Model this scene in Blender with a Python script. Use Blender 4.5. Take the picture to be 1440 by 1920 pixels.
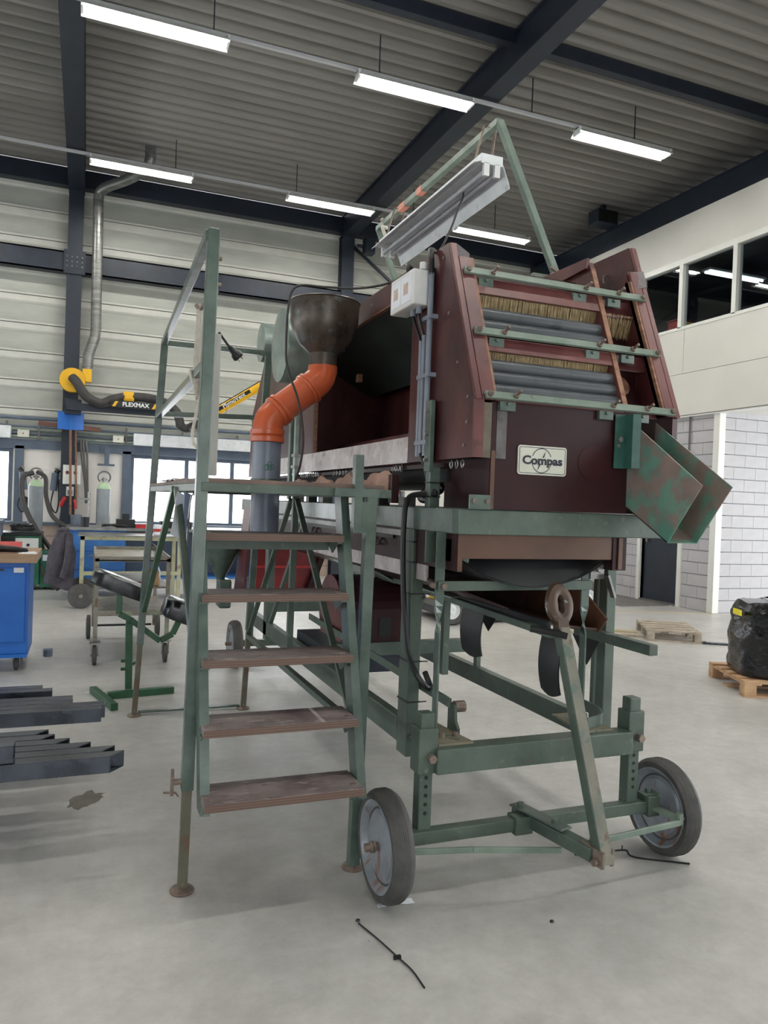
import bpy, math, random
from mathutils import Vector, Matrix, noise
random.seed(7)
for o in list(bpy.data.objects): bpy.data.objects.remove(o)
SC = bpy.context.scene
COL = SC.collection
# ------------------------------------------------------------------ camera
YAW, PITCH, ROLL, FPX = math.radians(21.5), math.radians(-0.7), math.radians(2.1), 1420.0
fwd = Vector((math.sin(YAW)*math.cos(PITCH), math.cos(YAW)*math.cos(PITCH), math.sin(PITCH)))
rgt = Vector((math.cos(YAW), -math.sin(YAW), 0)); upv = rgt.cross(fwd)
r2 = rgt*math.cos(ROLL)+upv*math.sin(ROLL); u2 = upv*math.cos(ROLL)-rgt*math.sin(ROLL)
cam = bpy.data.cameras.new('camera'); cam.sensor_fit = 'VERTICAL'; cam.sensor_height = 36; cam.lens = 36*FPX/1920
cam.clip_start = .05; cam.clip_end = 200
co = bpy.data.objects.new('camera', cam); COL.objects.link(co)
co.matrix_world = Matrix(((r2.x, u2.x, -fwd.x, 0), (r2.y, u2.y, -fwd.y, 0), (r2.z, u2.z, -fwd.z, 1.5), (0, 0, 0, 1)))
SC.camera = co
# ------------------------------------------------------------------ world (overcast daylight) and exposure
w = bpy.data.worlds.new('overcast_sky'); SC.world = w; w.use_nodes = True
w.node_tree.nodes['Background'].inputs[0].default_value = (.93, .97, 1, 1)
w.node_tree.nodes['Background'].inputs[1].default_value = 4.5
LAMP = 62.0
SC.view_settings.view_transform = 'Standard'; SC.view_settings.look = 'None'
SC.view_settings.gamma = 1; SC.view_settings.use_curve_mapping = False
SC.view_settings.exposure = 0.28

# ------------------------------------------------------------------ materials
def lin(c):
    return tuple(((v/255)/12.92 if v <= 10 else ((v/255+.055)/1.055)**2.4) for v in c) + (1,)
MATS = {}
def mat(name, c1, c2=None, scale=6., rough=.5, metal=0., bump=0., stretch=(1, 1, 1), lo=.35, hi=.65,
        wear=None, wscale=18., wlo=.6, whi=.66, wstretch=(1, 1, 1), spec=None, emit=None, detail=5., bscale=None):
    m = bpy.data.materials.new(name); m.use_nodes = True
    nt = m.node_tree; N = nt.nodes; L = nt.links
    b = N['Principled BSDF']
    b.inputs['Roughness'].default_value = rough; b.inputs['Metallic'].default_value = metal
    if spec is not None: b.inputs['Specular IOR Level'].default_value = spec
    tc = N.new('ShaderNodeTexCoord')
    def noise_(sc, st, det=detail):
        mp = N.new('ShaderNodeMapping'); mp.inputs['Scale'].default_value = st
        L.new(tc.outputs['Object'], mp.inputs['Vector'])
        n = N.new('ShaderNodeTexNoise'); n.inputs['Scale'].default_value = sc; n.inputs['Detail'].default_value = det
        n.inputs['Roughness'].default_value = .6
        L.new(mp.outputs[0], n.inputs['Vector']); return n
    c2 = c2 or tuple(min(255, v*1.1+3) for v in c1)
    n = noise_(scale, stretch)
    r = N.new('ShaderNodeValToRGB'); r.color_ramp.elements[0].position = lo; r.color_ramp.elements[1].position = hi
    r.color_ramp.elements[0].color = lin(c1); r.color_ramp.elements[1].color = lin(c2)
    L.new(n.outputs['Fac'], r.inputs[0]); out = r.outputs[0]
    for k, wc in enumerate([wear] if wear and isinstance(wear[0], (int, float)) else (wear or [])):
        n2 = noise_(wscale*(1+.37*k), wstretch)
        r3 = N.new('ShaderNodeValToRGB'); r3.color_ramp.elements[0].position = wlo; r3.color_ramp.elements[1].position = whi
        r3.color_ramp.elements[0].color = (0, 0, 0, 1); r3.color_ramp.elements[1].color = (1, 1, 1, 1)
        L.new(n2.outputs['Fac'], r3.inputs[0])
        mx = N.new('ShaderNodeMix'); mx.data_type = 'RGBA'
        L.new(r3.outputs[0], mx.inputs['Factor']); L.new(out, mx.inputs[6]); mx.inputs[7].default_value = lin(wc)
        out = mx.outputs[2]
    L.new(out, b.inputs['Base Color'])
    if bump:
        bn = noise_(bscale or scale*4, stretch)
        bp = N.new('ShaderNodeBump'); bp.inputs['Strength'].default_value = bump; bp.inputs['Distance'].default_value = .01
        L.new(bn.outputs['Fac'], bp.inputs['Height']); L.new(bp.outputs[0], b.inputs['Normal'])
    if emit:
        b.inputs['Emission Color'].default_value = lin(emit[0]); b.inputs['Emission Strength'].default_value = emit[1]
    MATS[name] = m
    return m
def glassmat(name, tint=(1, 1, 1), gloss=.06):
    m = bpy.data.materials.new(name); m.use_nodes = True; nt = m.node_tree; N = nt.nodes; L = nt.links
    N.remove(N['Principled BSDF'])
    t = N.new('ShaderNodeBsdfTransparent'); t.inputs[0].default_value = (*tint, 1)
    g = N.new('ShaderNodeBsdfGlossy'); g.inputs['Roughness'].default_value = .02
    mx = N.new('ShaderNodeMixShader'); mx.inputs[0].default_value = gloss; L.new(t.outputs[0], mx.inputs[1]); L.new(g.outputs[0], mx.inputs[2])
    L.new(mx.outputs[0], N['Material Output'].inputs[0]); return m

GREEN = mat('green_paint', (65, 79, 70), (85, 99, 89), 5, .42, wear=[(106, 116, 106), (80, 68, 58)], wscale=17, wlo=.62, whi=.72, bump=.05)
GREEN_L = mat('pale_green_paint', (96, 112, 101), (124, 138, 126), 7, .4, wear=(96, 84, 72), wscale=25, wlo=.68, whi=.74, bump=.05)
GREEN_G = mat('grey_green_paint', (70, 85, 78), (95, 109, 101), 6, .24, wear=(90, 84, 76), wscale=20, wlo=.68, whi=.75)
GREEN_B = mat('fresh_green_paint', (34, 74, 48), (46, 92, 60), 8, .35)
PLY = mat('burgundy_film_plywood', (48, 20, 23), (86, 45, 44), 3.6, .3, spec=.4, wear=(108, 80, 77), wscale=26, wlo=.64, whi=.74, wstretch=(1, 1, .25), bump=.06, stretch=(1, 1, .6))
PLY_F = mat('worn_pink_plywood', (80, 39, 40), (108, 62, 60), 5, .36, wear=(66, 35, 36), wscale=9, wlo=.58, whi=.72, stretch=(1, 1, .3), bump=.05)
PLY_D = mat('dark_film_plywood', (40, 15, 19), (52, 22, 25), 3, .42, spec=.25, wear=(60, 32, 35), wscale=10, wlo=.64, whi=.76, bump=.04)
PLY_W = mat('glare_scuffed_plywood', (172, 160, 158), (206, 198, 196), 9, .35, wear=[(148, 128, 124), (208, 202, 200)], wscale=12, wlo=.58, whi=.68, bump=.08)  # pale tone paints in daylight glare; the scuff marks are wear
EDGE = mat('raw_plywood_edge', (116, 80, 60), (148, 108, 84), 8, .6, stretch=(1, 1, 6), bump=.05)
EDGE_D = mat('dark_plywood_edge', (78, 50, 36), (98, 66, 46), 5, .45, stretch=(.6, 1, 1))
TREAD = mat('dusty_step_top', (92, 78, 78), (142, 130, 128), 5, .55, wear=[(178, 166, 160), (74, 56, 58)], wscale=14, wlo=.58, whi=.72, wstretch=(1, 3, 1), bump=.08)
RUSTY_BROWN = mat('rust_brown_sheet', (82, 52, 38), (112, 74, 54), 6, .5, wear=(62, 40, 34), wscale=9, wlo=.58, whi=.7)
CHUTE = mat('chipped_teal_rust', (118, 102, 96), (140, 122, 114), 7, .4, wear=[(84, 128, 114), (100, 140, 124)], wscale=6, wlo=.5, whi=.6, bump=.08, detail=12)
RUBBER = mat('tyre_rubber', (64, 63, 62), (82, 80, 78), 12, .75, bump=.1)
BLACKR = mat('black_rubber', (14, 15, 17), (26, 27, 30), 6, .4, bump=.05)
WHEELM = mat('worn_wheel_steel', (120, 126, 134), (150, 156, 164), 6, .32, metal=.15, wear=(128, 84, 58), wscale=7, wlo=.58, whi=.66, wstretch=(1, 3, .6))
ZINC = mat('galvanised_steel', (126, 142, 134), (160, 174, 166), 7, .33, metal=.5, bump=.03)
DUCTM = mat('spiral_duct_steel', (112, 114, 112), (150, 150, 146), 5, .35, metal=.6, stretch=(1, 1, 6))
STEEL = mat('bare_steel', (120, 120, 118), (150, 150, 148), 10, .35, metal=.7)
ROLLER = mat('grey_roller_pipe', (64, 68, 72), (82, 86, 90), 5, .3, wear=(56, 60, 64), wscale=12, wlo=.58, whi=.7, stretch=(.4, 1, 1))
BRISTLE = mat('straw_bristle', (140, 118, 84), (178, 156, 116), 30, .7)
ORANGE = mat('orange_pvc', (186, 86, 50), (196, 94, 56), 5, .3)
PVC = mat('grey_pvc', (104, 112, 128), (118, 126, 142), 6, .35)
CONDUIT = mat('grey_conduit', (116, 122, 134), (128, 134, 146), 6, .4)
FUNNEL = mat('patinated_iron', (62, 50, 44), (92, 82, 74), 6, .35, metal=.3, wear=[(98, 112, 108), (48, 40, 36)], wscale=10, wlo=.56, whi=.72, bump=.04)
BOLT = mat('rusted_bolt', (104, 88, 80), (140, 126, 114), 30, .5, metal=.3)
WHITEP = mat('white_plastic', (214, 214, 212), (224, 224, 222), 8, .4)
WHITEL = mat('white_enamel', (212, 216, 218), (228, 230, 232), 8, .35, wear=(184, 188, 190), wscale=14, wlo=.58, whi=.72)
GREYT = mat('old_tube_glass', (168, 170, 176), (188, 190, 194), 8, .3)
NAVY = mat('dark_blue_steel', (22, 30, 42), (30, 40, 54), 4, .45)
GREYBLUE = mat('blue_grey_steel', (80, 92, 108), (94, 106, 122), 4, .5)
MILL = mat('mill_scale_steel', (58, 62, 70), (88, 94, 104), 6, .27, metal=.7, wear=(96, 100, 106), wscale=9, wlo=.6, whi=.74, stretch=(1, 4, 1))
MILL_E = mat('bright_cut_edge', (190, 192, 194), (210, 212, 214), 12, .3, metal=.5)
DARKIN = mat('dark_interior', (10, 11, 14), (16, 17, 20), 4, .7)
PANEL = mat('grey_wall_panel', (154, 156, 148), (174, 176, 167), .9, .45, stretch=(1, 1, 4))
PANEL_R = mat('pale_wall_rib', (184, 184, 176), (198, 198, 190), 2, .45)
PLASTER = mat('cream_plaster', (226, 220, 212), (236, 232, 226), 1.2, .7)
LOWBRICK = mat('pale_pink_masonry', (184, 160, 144), (204, 184, 170), 3, .8)
SEAM = mat('seam_shadow_grey', (96, 94, 92), (110, 108, 104), 3, .7)
DECK = mat('corrugated_roof_sheet', (128, 125, 120), (146, 143, 138), .8, .45, stretch=(.3, 1, 1))
BLOCK = mat('white_block_paint', (180, 178, 181), (196, 194, 197), 1.6, .7, bump=.12, bscale=60)
MORTAR = mat('grey_mortar', (118, 116, 120), (138, 136, 140), 6, .9)
OFFICE = mat('office_wall_panel', (214, 212, 204), (222, 220, 212), .8, .55)
OFFTRIM = mat('white_window_trim', (226, 226, 220), (234, 234, 228), 2, .4)
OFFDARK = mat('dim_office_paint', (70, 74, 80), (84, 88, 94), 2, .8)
BLUE = mat('blue_cabinet_paint', (14, 92, 178), (20, 102, 190), 3, .4)
BLUE2 = mat('faded_blue_paint', (44, 104, 176), (64, 122, 190), 4, .45, wear=(96, 118, 140), wscale=12, wlo=.62, whi=.72)
WOODTOP = mat('worn_worktop', (126, 96, 74), (166, 138, 112), 4, .6, stretch=(.3, 3, 3))
PALLETW = mat('pallet_wood', (170, 132, 98), (200, 166, 130), 5, .75, stretch=(.4, 3, 3), bump=.1)
PALLETG = mat('weathered_pallet_wood', (150, 138, 122), (186, 174, 160), 6, .8, stretch=(.4, 3, 3), bump=.1)
WRAP = mat('black_stretch_film', (8, 9, 11), (16, 17, 20), 5, .1, bump=1.0, bscale=9, stretch=(1, 1, 2.2))
YELLOW = mat('yellow_paint', (222, 168, 20), (232, 180, 30), 5, .4)
LABELY = mat('yellow_label', (238, 224, 20), (246, 232, 40), 5, .5)
HOSE = mat('black_hose', (44, 42, 42), (58, 55, 54), 10, .6, bump=.1)
CYLG = mat('grey_cylinder_paint', (128, 134, 138), (144, 150, 154), 4, .4)
LIME = mat('pale_green_shoulder', (168, 196, 158), (186, 212, 176), 5, .4)
REDP = mat('red_paint', (166, 30, 36), (186, 44, 48), 5, .4)
REDD = mat('dark_red_sheet', (104, 22, 28), (128, 34, 38), 4, .35)
CLOTH = mat('dark_work_cloth', (62, 58, 66), (80, 76, 84), 9, .9, bump=.2)
VINYL = mat('black_vinyl', (14, 18, 22), (22, 27, 32), 6, .22, bump=.12, bscale=14)
PAPER = mat('white_paper', (224, 226, 232), (234, 236, 240), 3, .7)
PAPERB = mat('pale_blue_sheet', (160, 178, 214), (176, 192, 224), 3, .6)
CARD = mat('cardboard', (196, 156, 112), (206, 168, 124), 4, .8)
ROPE = mat('off_white_rope', (186, 178, 166), (208, 202, 192), 30, .8, bump=.2)
HOSEG = mat('machine_green', (28, 96, 66), (36, 110, 78), 5, .4)
LINEY = mat('faded_yellow_line', (196, 178, 130), (186, 176, 146), 4, .6)
TUBE_ON = mat('lit_fluorescent_tube', (255, 255, 255), (255, 255, 255), 3, .4, emit=((255, 253, 246), LAMP))
REFL = mat('lamp_reflector', (232, 232, 228), (240, 240, 236), 3, .3)
GLASS = glassmat('window_glass'); GLASSD = glassmat('office_glass', (.8, .84, .86))
INK = mat('navy_print', (24, 26, 44), (26, 28, 46), 3, .5)
SIGNB = mat('cream_sign_plate', (200, 200, 186), (210, 210, 196), 5, .45)
TEXTW = mat('white_print', (228, 228, 226), (232, 232, 230), 3, .5)

def floor_material():
    m = bpy.data.materials.new('polished_concrete'); m.use_nodes = True
    nt = m.node_tree; N = nt.nodes; L = nt.links; b = N['Principled BSDF']
    tc = N.new('ShaderNodeTexCoord')
    def nz(s, d=6, st=(1, 1, 1), ro=.6):
        mp = N.new('ShaderNodeMapping'); mp.inputs['Scale'].default_value = st; L.new(tc.outputs['Object'], mp.inputs[0])
        n = N.new('ShaderNodeTexNoise'); n.inputs['Scale'].default_value = s; n.inputs['Detail'].default_value = d
        n.inputs['Roughness'].default_value = ro; L.new(mp.outputs[0], n.inputs['Vector']); return n.outputs['Fac']
    def ramp(f, p0, p1, a, bb):
        r = N.new('ShaderNodeValToRGB'); r.color_ramp.elements[0].position = p0; r.color_ramp.elements[1].position = p1
        r.color_ramp.elements[0].color = a; r.color_ramp.elements[1].color = bb; L.new(f, r.inputs[0]); return r.outputs[0]
    def mix(f, a, bb, mode='MIX'):
        x = N.new('ShaderNodeMix'); x.data_type = 'RGBA'; x.blend_type = mode
        if hasattr(f, 'links'): L.new(f, x.inputs['Factor'])
        else: x.inputs['Factor'].default_value = f
        L.new(a, x.inputs[6])
        if hasattr(bb, 'links'): L.new(bb, x.inputs[7])
        else: x.inputs[7].default_value = bb
        return x.outputs[2]
    base = ramp(nz(.55, 8, (1, 1, 1), .68), .32, .68, lin((180, 178, 174)), lin((212, 210, 206)))
    fine = ramp(nz(9, 8, (1, 1, 1), .75), .3, .7, lin((196, 196, 194)), lin((255, 255, 255)))
    c = mix(.55, base, fine, 'MULTIPLY')
    c = mix(ramp(nz(2.1, 9, (1, .6, 1), .72), .6, .78, (0, 0, 0, 1), (.6, .6, .6, 1)), c, lin((206, 206, 202)))
    c = mix(ramp(nz(1.3, 6, (.8, 1.3, 1), .6), .62, .8, (0, 0, 0, 1), (.5, .5, .5, 1)), c, lin((132, 128, 120)))
    c = mix(ramp(nz(42, 2, (1, 1, 1), .5), .755, .785, (0, 0, 0, 1), (.5, .5, .5, 1)), c, lin((96, 92, 86)))
    L.new(c, b.inputs['Base Color'])
    L.new(ramp(nz(1.7, 5), .3, .7, (.3, .3, .3, 1), (.5, .5, .5, 1)), b.inputs['Roughness'])
    bp = N.new('ShaderNodeBump'); bp.inputs['Strength'].default_value = .05; bp.inputs['Distance'].default_value = .01
    L.new(nz(30, 5), bp.inputs['Height']); L.new(bp.outputs[0], b.inputs['Normal'])
    return m
FLOORM = floor_material()
def ply_edge_material():
    m = bpy.data.materials.new('layered_plywood_edge'); m.use_nodes = True
    nt = m.node_tree; N = nt.nodes; L = nt.links; b = N['Principled BSDF']; b.inputs['Roughness'].default_value = .6
    tc = N.new('ShaderNodeTexCoord'); wv = N.new('ShaderNodeTexWave'); wv.bands_direction = 'Z'; wv.inputs['Scale'].default_value = 34
    wv.inputs['Distortion'].default_value = .6; L.new(tc.outputs['Object'], wv.inputs['Vector'])
    r = N.new('ShaderNodeValToRGB'); r.color_ramp.elements[0].color = lin((86, 66, 58)); r.color_ramp.elements[1].color = lin((108, 86, 74))
    L.new(wv.outputs['Fac'], r.inputs[0]); L.new(r.outputs[0], b.inputs['Base Color']); return m
PLYEDGE = ply_edge_material()

# ------------------------------------------------------------------ mesh helpers
ORG = {}
def V(*a): return Vector(a[0] if len(a) == 1 else a)
def spline(pts, n=6):
    P = [V(p) for p in pts]; P = [P[0]*2-P[1]]+P+[P[-1]*2-P[-2]]; out = []
    for i in range(1, len(P)-2):
        for k in range(n):
            t = k/n; a, b, c, d = P[i-1], P[i], P[i+1], P[i+2]
            out.append(.5*((2*b)+(-a+c)*t+(2*a-5*b+4*c-d)*t*t+(-a+3*b-3*c+d)*t**3))
    out.append(P[-2]); return out
class MB:
    def __init__(s): s.v = []; s.f = []; s.m = []; s.mi = 0; s.ch = []
    def add(s, vs, fs):
        s.ch.append((vs, fs)); n = len(s.v); s.v += [V(p) for p in vs]; s.f += [tuple(i+n for i in f) for f in fs]; s.m += [s.mi]*len(fs); return s
    def box(s, x0, x1, y0, y1, z0, z1):
        return s.add([(x0, y0, z0), (x1, y0, z0), (x1, y1, z0), (x0, y1, z0), (x0, y0, z1), (x1, y0, z1), (x1, y1, z1), (x0, y1, z1)],
                     [(0, 3, 2, 1), (4, 5, 6, 7), (0, 1, 5, 4), (1, 2, 6, 5), (2, 3, 7, 6), (3, 0, 4, 7)])
    def beam(s, p, q, w, h, up=(0, 0, 1)):
        p, q = V(p), V(q); d = (q-p).normalized(); u = V(up)
        if abs(d.dot(u)) > .98: u = V(0, 1, 0)
        a = d.cross(u).normalized()*w/2; b = a.cross(d).normalized()*h/2
        vs = [p-a-b, p+a-b, p+a+b, p-a+b, q-a-b, q+a-b, q+a+b, q-a+b]
        return s.add(vs, [(0, 1, 2, 3), (7, 6, 5, 4), (0, 4, 5, 1), (1, 5, 6, 2), (2, 6, 7, 3), (3, 7, 4, 0)])
    def tube(s, pts, r, n=8, caps=True):
        P = [V(p) for p in pts]; m = len(P); rr = r if isinstance(r, (list, tuple)) else [r]*m
        vs = []; prev = None
        for i in range(m):
            d = (P[min(i+1, m-1)]-P[max(i-1, 0)]).normalized()
            if prev is None:
                a = d.cross(V(0, 0, 1)); a = a if a.length > .05 else d.cross(V(1, 0, 0))
            else: a = prev-d*prev.dot(d)
            a.normalize(); prev = a.copy(); b = d.cross(a)
            vs += [P[i]+(a*math.cos(2*math.pi*k/n)+b*math.sin(2*math.pi*k/n))*rr[i] for k in range(n)]
        fs = [(i*n+k, i*n+(k+1) % n, (i+1)*n+(k+1) % n, (i+1)*n+k) for i in range(m-1) for k in range(n)]
        if caps: fs += [tuple(range(n-1, -1, -1)), tuple((m-1)*n+k for k in range(n))]
        return s.add(vs, fs)
    def cyl(s, p, q, r, n=16, r2=None): return s.tube([p, q], [r, r if r2 is None else r2], n)
    def lathe(s, c, axis, prof, n=24, close=False):
        c = V(c); d = V(axis).normalized(); a = d.cross(V(0, 0, 1)); a = a if a.length > .05 else V(1, 0, 0)
        a.normalize(); b = d.cross(a); vs = []; m = len(prof)
        for r, h in prof: vs += [c+d*h+(a*math.cos(2*math.pi*k/n)+b*math.sin(2*math.pi*k/n))*r for k in range(n)]
        fs = [(i*n+k, i*n+(k+1) % n, ((i+1) % m)*n+(k+1) % n, ((i+1) % m)*n+k) for i in range(m if close else m-1) for k in range(n)]
        if not close:
            if prof[0][0] > 1e-4: fs.append(tuple(range(n-1, -1, -1)))
            if prof[-1][0] > 1e-4: fs.append(tuple((m-1)*n+k for k in range(n)))
        return s.add(vs, fs)
    def prism(s, poly, axis, a0, a1):
        n = len(poly); ar = sum(poly[i][0]*poly[(i+1) % n][1]-poly[(i+1) % n][0]*poly[i][1] for i in range(n))
        if ar < 0: poly = poly[::-1]
        f = {'x': lambda p, t: (t, p[0], p[1]), 'y': lambda p, t: (p[0], t, p[1]), 'z': lambda p, t: (p[0], p[1], t)}[axis]
        vs = [f(p, a0) for p in poly]+[f(p, a1) for p in poly]
        fs = [tuple(range(n-1, -1, -1)), tuple(range(n, 2*n))]+[(i, (i+1) % n, n+(i+1) % n, n+i) for i in range(n)]
        if axis == 'y': fs = [t[::-1] for t in fs]
        return s.add(vs, fs)
    def sheet(s, grid, th):
        # grid[i][j] points -> thick sheet
        R, Cn = len(grid), len(grid[0]); G = [[V(p) for p in row] for row in grid]; nrm = []
        for i in range(R):
            for j in range(Cn):
                du = G[min(i+1, R-1)][j]-G[max(i-1, 0)][j]; dv = G[i][min(j+1, Cn-1)]-G[i][max(j-1, 0)]
                nrm.append(du.cross(dv).normalized()*th/2)
        vs = [G[i][j]+nrm[i*Cn+j] for i in range(R) for j in range(Cn)]+[G[i][j]-nrm[i*Cn+j] for i in range(R) for j in range(Cn)]
        K = R*Cn; fs = []
        for i in range(R-1):
            for j in range(Cn-1):
                a, b, c, d = i*Cn+j, (i+1)*Cn+j, (i+1)*Cn+j+1, i*Cn+j+1
                fs += [(a, b, c, d), (K+d, K+c, K+b, K+a)]
        bd = [(0, j) for j in range(Cn)]+[(i, Cn-1) for i in range(1, R)]+[(R-1, j) for j in range(Cn-2, -1, -1)]+[(i, 0) for i in range(R-2, 0, -1)]
        bi = [i*Cn+j for i, j in bd]
        for k in range(len(bi)):
            a, b = bi[k], bi[(k+1) % len(bi)]; fs.append((a, b, K+b, K+a))
        return s.add(vs, fs)
    def hollow(s, x0, x1, y0, y1, z0, z1, t, mit=0.):
        # rectangular tube along x, open at x1 end, mitred by mit over the y width
        def ring(a0, a1, c0, c1, x, mm):
            e = lambda y: x+mm*((y-y0)/(y1-y0)-1)
            return [(e(a0), a0, c0), (e(a1), a1, c0), (e(a1), a1, c1), (e(a0), a0, c1)]
        o0 = ring(y0, y1, z0, z1, x0, 0); o1 = ring(y0, y1, z0, z1, x1, mit)
        i1 = ring(y0+t, y1-t, z0+t, z1-t, x1, mit); i0 = ring(y0+t, y1-t, z0+t, z1-t, x0, 0)
        vs = o0+o1+i1+i0; fs = []
        for k in range(4):
            j = (k+1) % 4
            fs += [(k, 4+k, 4+j, j), (4+k, 8+k, 8+j, 4+j), (8+k, 12+k, 12+j, 8+j), (12+k, k, j, 12+j)]
        return s.add(vs, [f[::-1] for f in fs])
    def build(s, name, mt, parent=None, bevel=0., smooth=False, org=None, label=None, kind=None, auto=None):
        if parent is not None: org = ORG[parent.name]
        elif org is None:
            xs = [p.x for p in s.v]; ys = [p.y for p in s.v]; zs = [p.z for p in s.v]
            org = V((min(xs)+max(xs))/2, (min(ys)+max(ys))/2, min(zs))
        org = V(org); me = bpy.data.meshes.new(name)
        me.from_pydata([tuple(p-org) for p in s.v], [], s.f)
        mts = mt if isinstance(mt, (list, tuple)) else [mt]
        for x in mts: me.materials.append(x)
        if len(mts) > 1: me.polygons.foreach_set('material_index', s.m)
        if smooth: me.polygons.foreach_set('use_smooth', [True]*len(me.polygons))
        me.validate(); me.update()
        if smooth: me.set_sharp_from_angle(angle=math.radians(38))
        o = bpy.data.objects.new(name, me); COL.objects.link(o)
        if parent is not None: o.parent = parent
        else: o.location = org
        ORG[o.name] = org
        if bevel:
            bv = o.modifiers.new('edge', 'BEVEL'); bv.width = bevel; bv.segments = 2; bv.limit_method = 'ANGLE'; bv.angle_limit = math.radians(40)
        if label: o['label'] = label
        if kind: o['kind'] = kind
        return o
def each(m, name, mt, parent, **k):      # one object for every piece gathered in m
    for vs, fs in m.ch: MB().add(vs, fs).build(name, mt, parent, **k)
def tag(o, label, cat, group=None, kind=None):
    o['label'] = label; o['category'] = cat
    if group: o['group'] = group
    if kind: o['kind'] = kind
    return o
def thing(name, label, cat, loc, group=None, kind=None):
    o = bpy.data.objects.new(name, None); COL.objects.link(o); o.location = loc; o.empty_display_size = .2
    ORG[o.name] = V(loc); return tag(o, label, cat, group, kind)
def dup(o, off=None, parent=None):
    c = o.copy(); COL.objects.link(c); c.parent = parent
    if parent is None and off is not None: c.location = V(o.location)+V(off)
    ORG[c.name] = V(c.location) if parent is None else ORG[parent.name]
    for ch in list(o.children): dup(ch, None, c)
    return c
def bx(name, mt, parent, *c, bevel=0., **k): return MB().box(*c).build(name, mt, parent, bevel=bevel, **k)
def bm(name, mt, parent, p, q, w_, h_, up=(0, 0, 1), bevel=.003, **k): return MB().beam(p, q, w_, h_, up).build(name, mt, parent, bevel=bevel, **k)
def tb(name, mt, parent, pts, r, n=10, **k): return MB().tube(pts, r, n).build(name, mt, parent, smooth=True, **k)
def text(name, s, mt, parent, origin, xdir, ydir, size, extrude=.0015, bold=0., align='CENTER', sx=1., label=None):
    c = bpy.data.curves.new(name, 'FONT'); c.body = s; c.size = size; c.extrude = extrude; c.offset = bold; c.align_x = align; c.align_y = 'CENTER'; c.resolution_u = 3
    t = bpy.data.objects.new('tmp', c); COL.objects.link(t); bpy.context.view_layer.update()
    me = bpy.data.meshes.new_from_object(t.evaluated_get(bpy.context.evaluated_depsgraph_get())); bpy.data.objects.remove(t)
    xd, yd = V(xdir).normalized(), V(ydir).normalized(); zd = xd.cross(yd); og = V(origin)-ORG[parent.name]
    for vv in me.vertices: vv.co = og+xd*vv.co.x*sx+yd*vv.co.y+zd*vv.co.z
    me.materials.clear(); me.materials.append(mt); me.name = name
    o = bpy.data.objects.new(name, me); COL.objects.link(o); o.parent = parent; ORG[o.name] = ORG[parent.name]
    if label: o['label'] = label
    return o
# ================================================================== the hall
WY = 14.4; CZ = 7.1; XL = -8.0; XR = 9.55; YB = -6.0
S = 'structure'
tag(MB().box(XL, 13.5, YB, WY+.3, -.2, 0).build('floor', FLOORM, org=(0, 0, 0)), 'smooth grey mottled concrete workshop floor', 'floor', kind=S)
# corrugated roof deck, ribs along x
m = MB(); pts = []; y = YB; P = .25
while y < WY+.1:
    pts += [(y, CZ), (y+.07, CZ), (y+.11, CZ+.1), (y+.21, CZ+.1)]; y += P
vs = []; fs = []
for (yy, zz) in pts: vs += [(XL, yy, zz), (XR+2, yy, zz)]
for i in range(len(pts)-1): fs.append((2*i, 2*i+2, 2*i+3, 2*i+1))
m.add(vs, fs); m.box(XL, XR+2, YB, WY+.3, CZ+.11, CZ+.24)
tag(m.build('ceiling', DECK, org=(0, 0, CZ)), 'grey corrugated metal roof deck with ribs running across', 'ceiling', kind=S)
# rafters along y + purlins along x
def ibeam(name, mt, p, q, w_, h_, label, cat):
    p, q = V(p), V(q); d = (q-p).normalized(); m = MB(); up = V(0, 0, 1) if abs(d.z) < .9 else V(0, -1, 0)
    m.beam(p, q, w_*.12, h_*.98, up)
    m.beam(p+up*(h_/2-.01), q+up*(h_/2-.01), w_, .02, up); m.beam(p-up*(h_/2-.01), q-up*(h_/2-.01), w_, .02, up)
    return tag(m.build(name, mt, bevel=.002), label, cat, kind=S)
for i, (x, l) in enumerate([(-.3, 'dark blue steel roof rafter above the left lamps'), (4.62, 'dark blue steel roof rafter crossing between the middle and right lamps')]):
    m = MB(); m.box(x-.13, x+.13, YB, WY-.05, 6.66, 6.685); m.box(x-.13, x+.13, YB, WY-.05, 7.05, 7.075); m.box(x-.1, x+.1, YB, WY-.05, 6.685, 7.05)
    tag(m.build('roof_rafter', NAVY), l, 'rafter', kind=S)
    m = MB(); m.box(x-.12, x+.12, WY-.28, WY-.26, 0, 6.66); m.box(x-.12, x+.12, WY-.06, WY-.04, 0, 6.66); m.box(x-.09, x+.09, WY-.26, WY-.06, 0, 6.66)
    c = tag(m.build('steel_column', NAVY), ['dark steel column beside the galvanised duct', 'dark steel column behind the machine at the back wall'][i], 'column', kind=S)
    if i == 0:
        k = MB()
        for a in range(4):
            for b in range(3): k.cyl((x-.12+.08*a, WY-.33, 5.34+.08*b), (x-.12+.08*a, WY-.28, 5.34+.08*b), .014, 8)
        each(k, 'bolt', STEEL, c)
        bx('clamp_plate', NAVY, c, x-.17, x+.17, WY-.31, WY-.28, 5.22, 5.62)
m = MB(); m.box(8.88, 9.12, YB, WY, 6.32, 6.34); m.box(8.9, 9.1, YB, WY, 6.34, 6.7); m.box(8.88, 9.12, YB, WY, 6.7, 6.72)
tag(m.build('eave_beam', NAVY), 'dark blue steel beam running along the top of the white office wall', 'beam', kind=S)
m = MB(); m.box(XR, XR+.2, YB, WY, 6.2, CZ); tag(m.build('trim_1', NAVY), 'dark fascia above the office roof edge', 'trim', kind=S)
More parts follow.
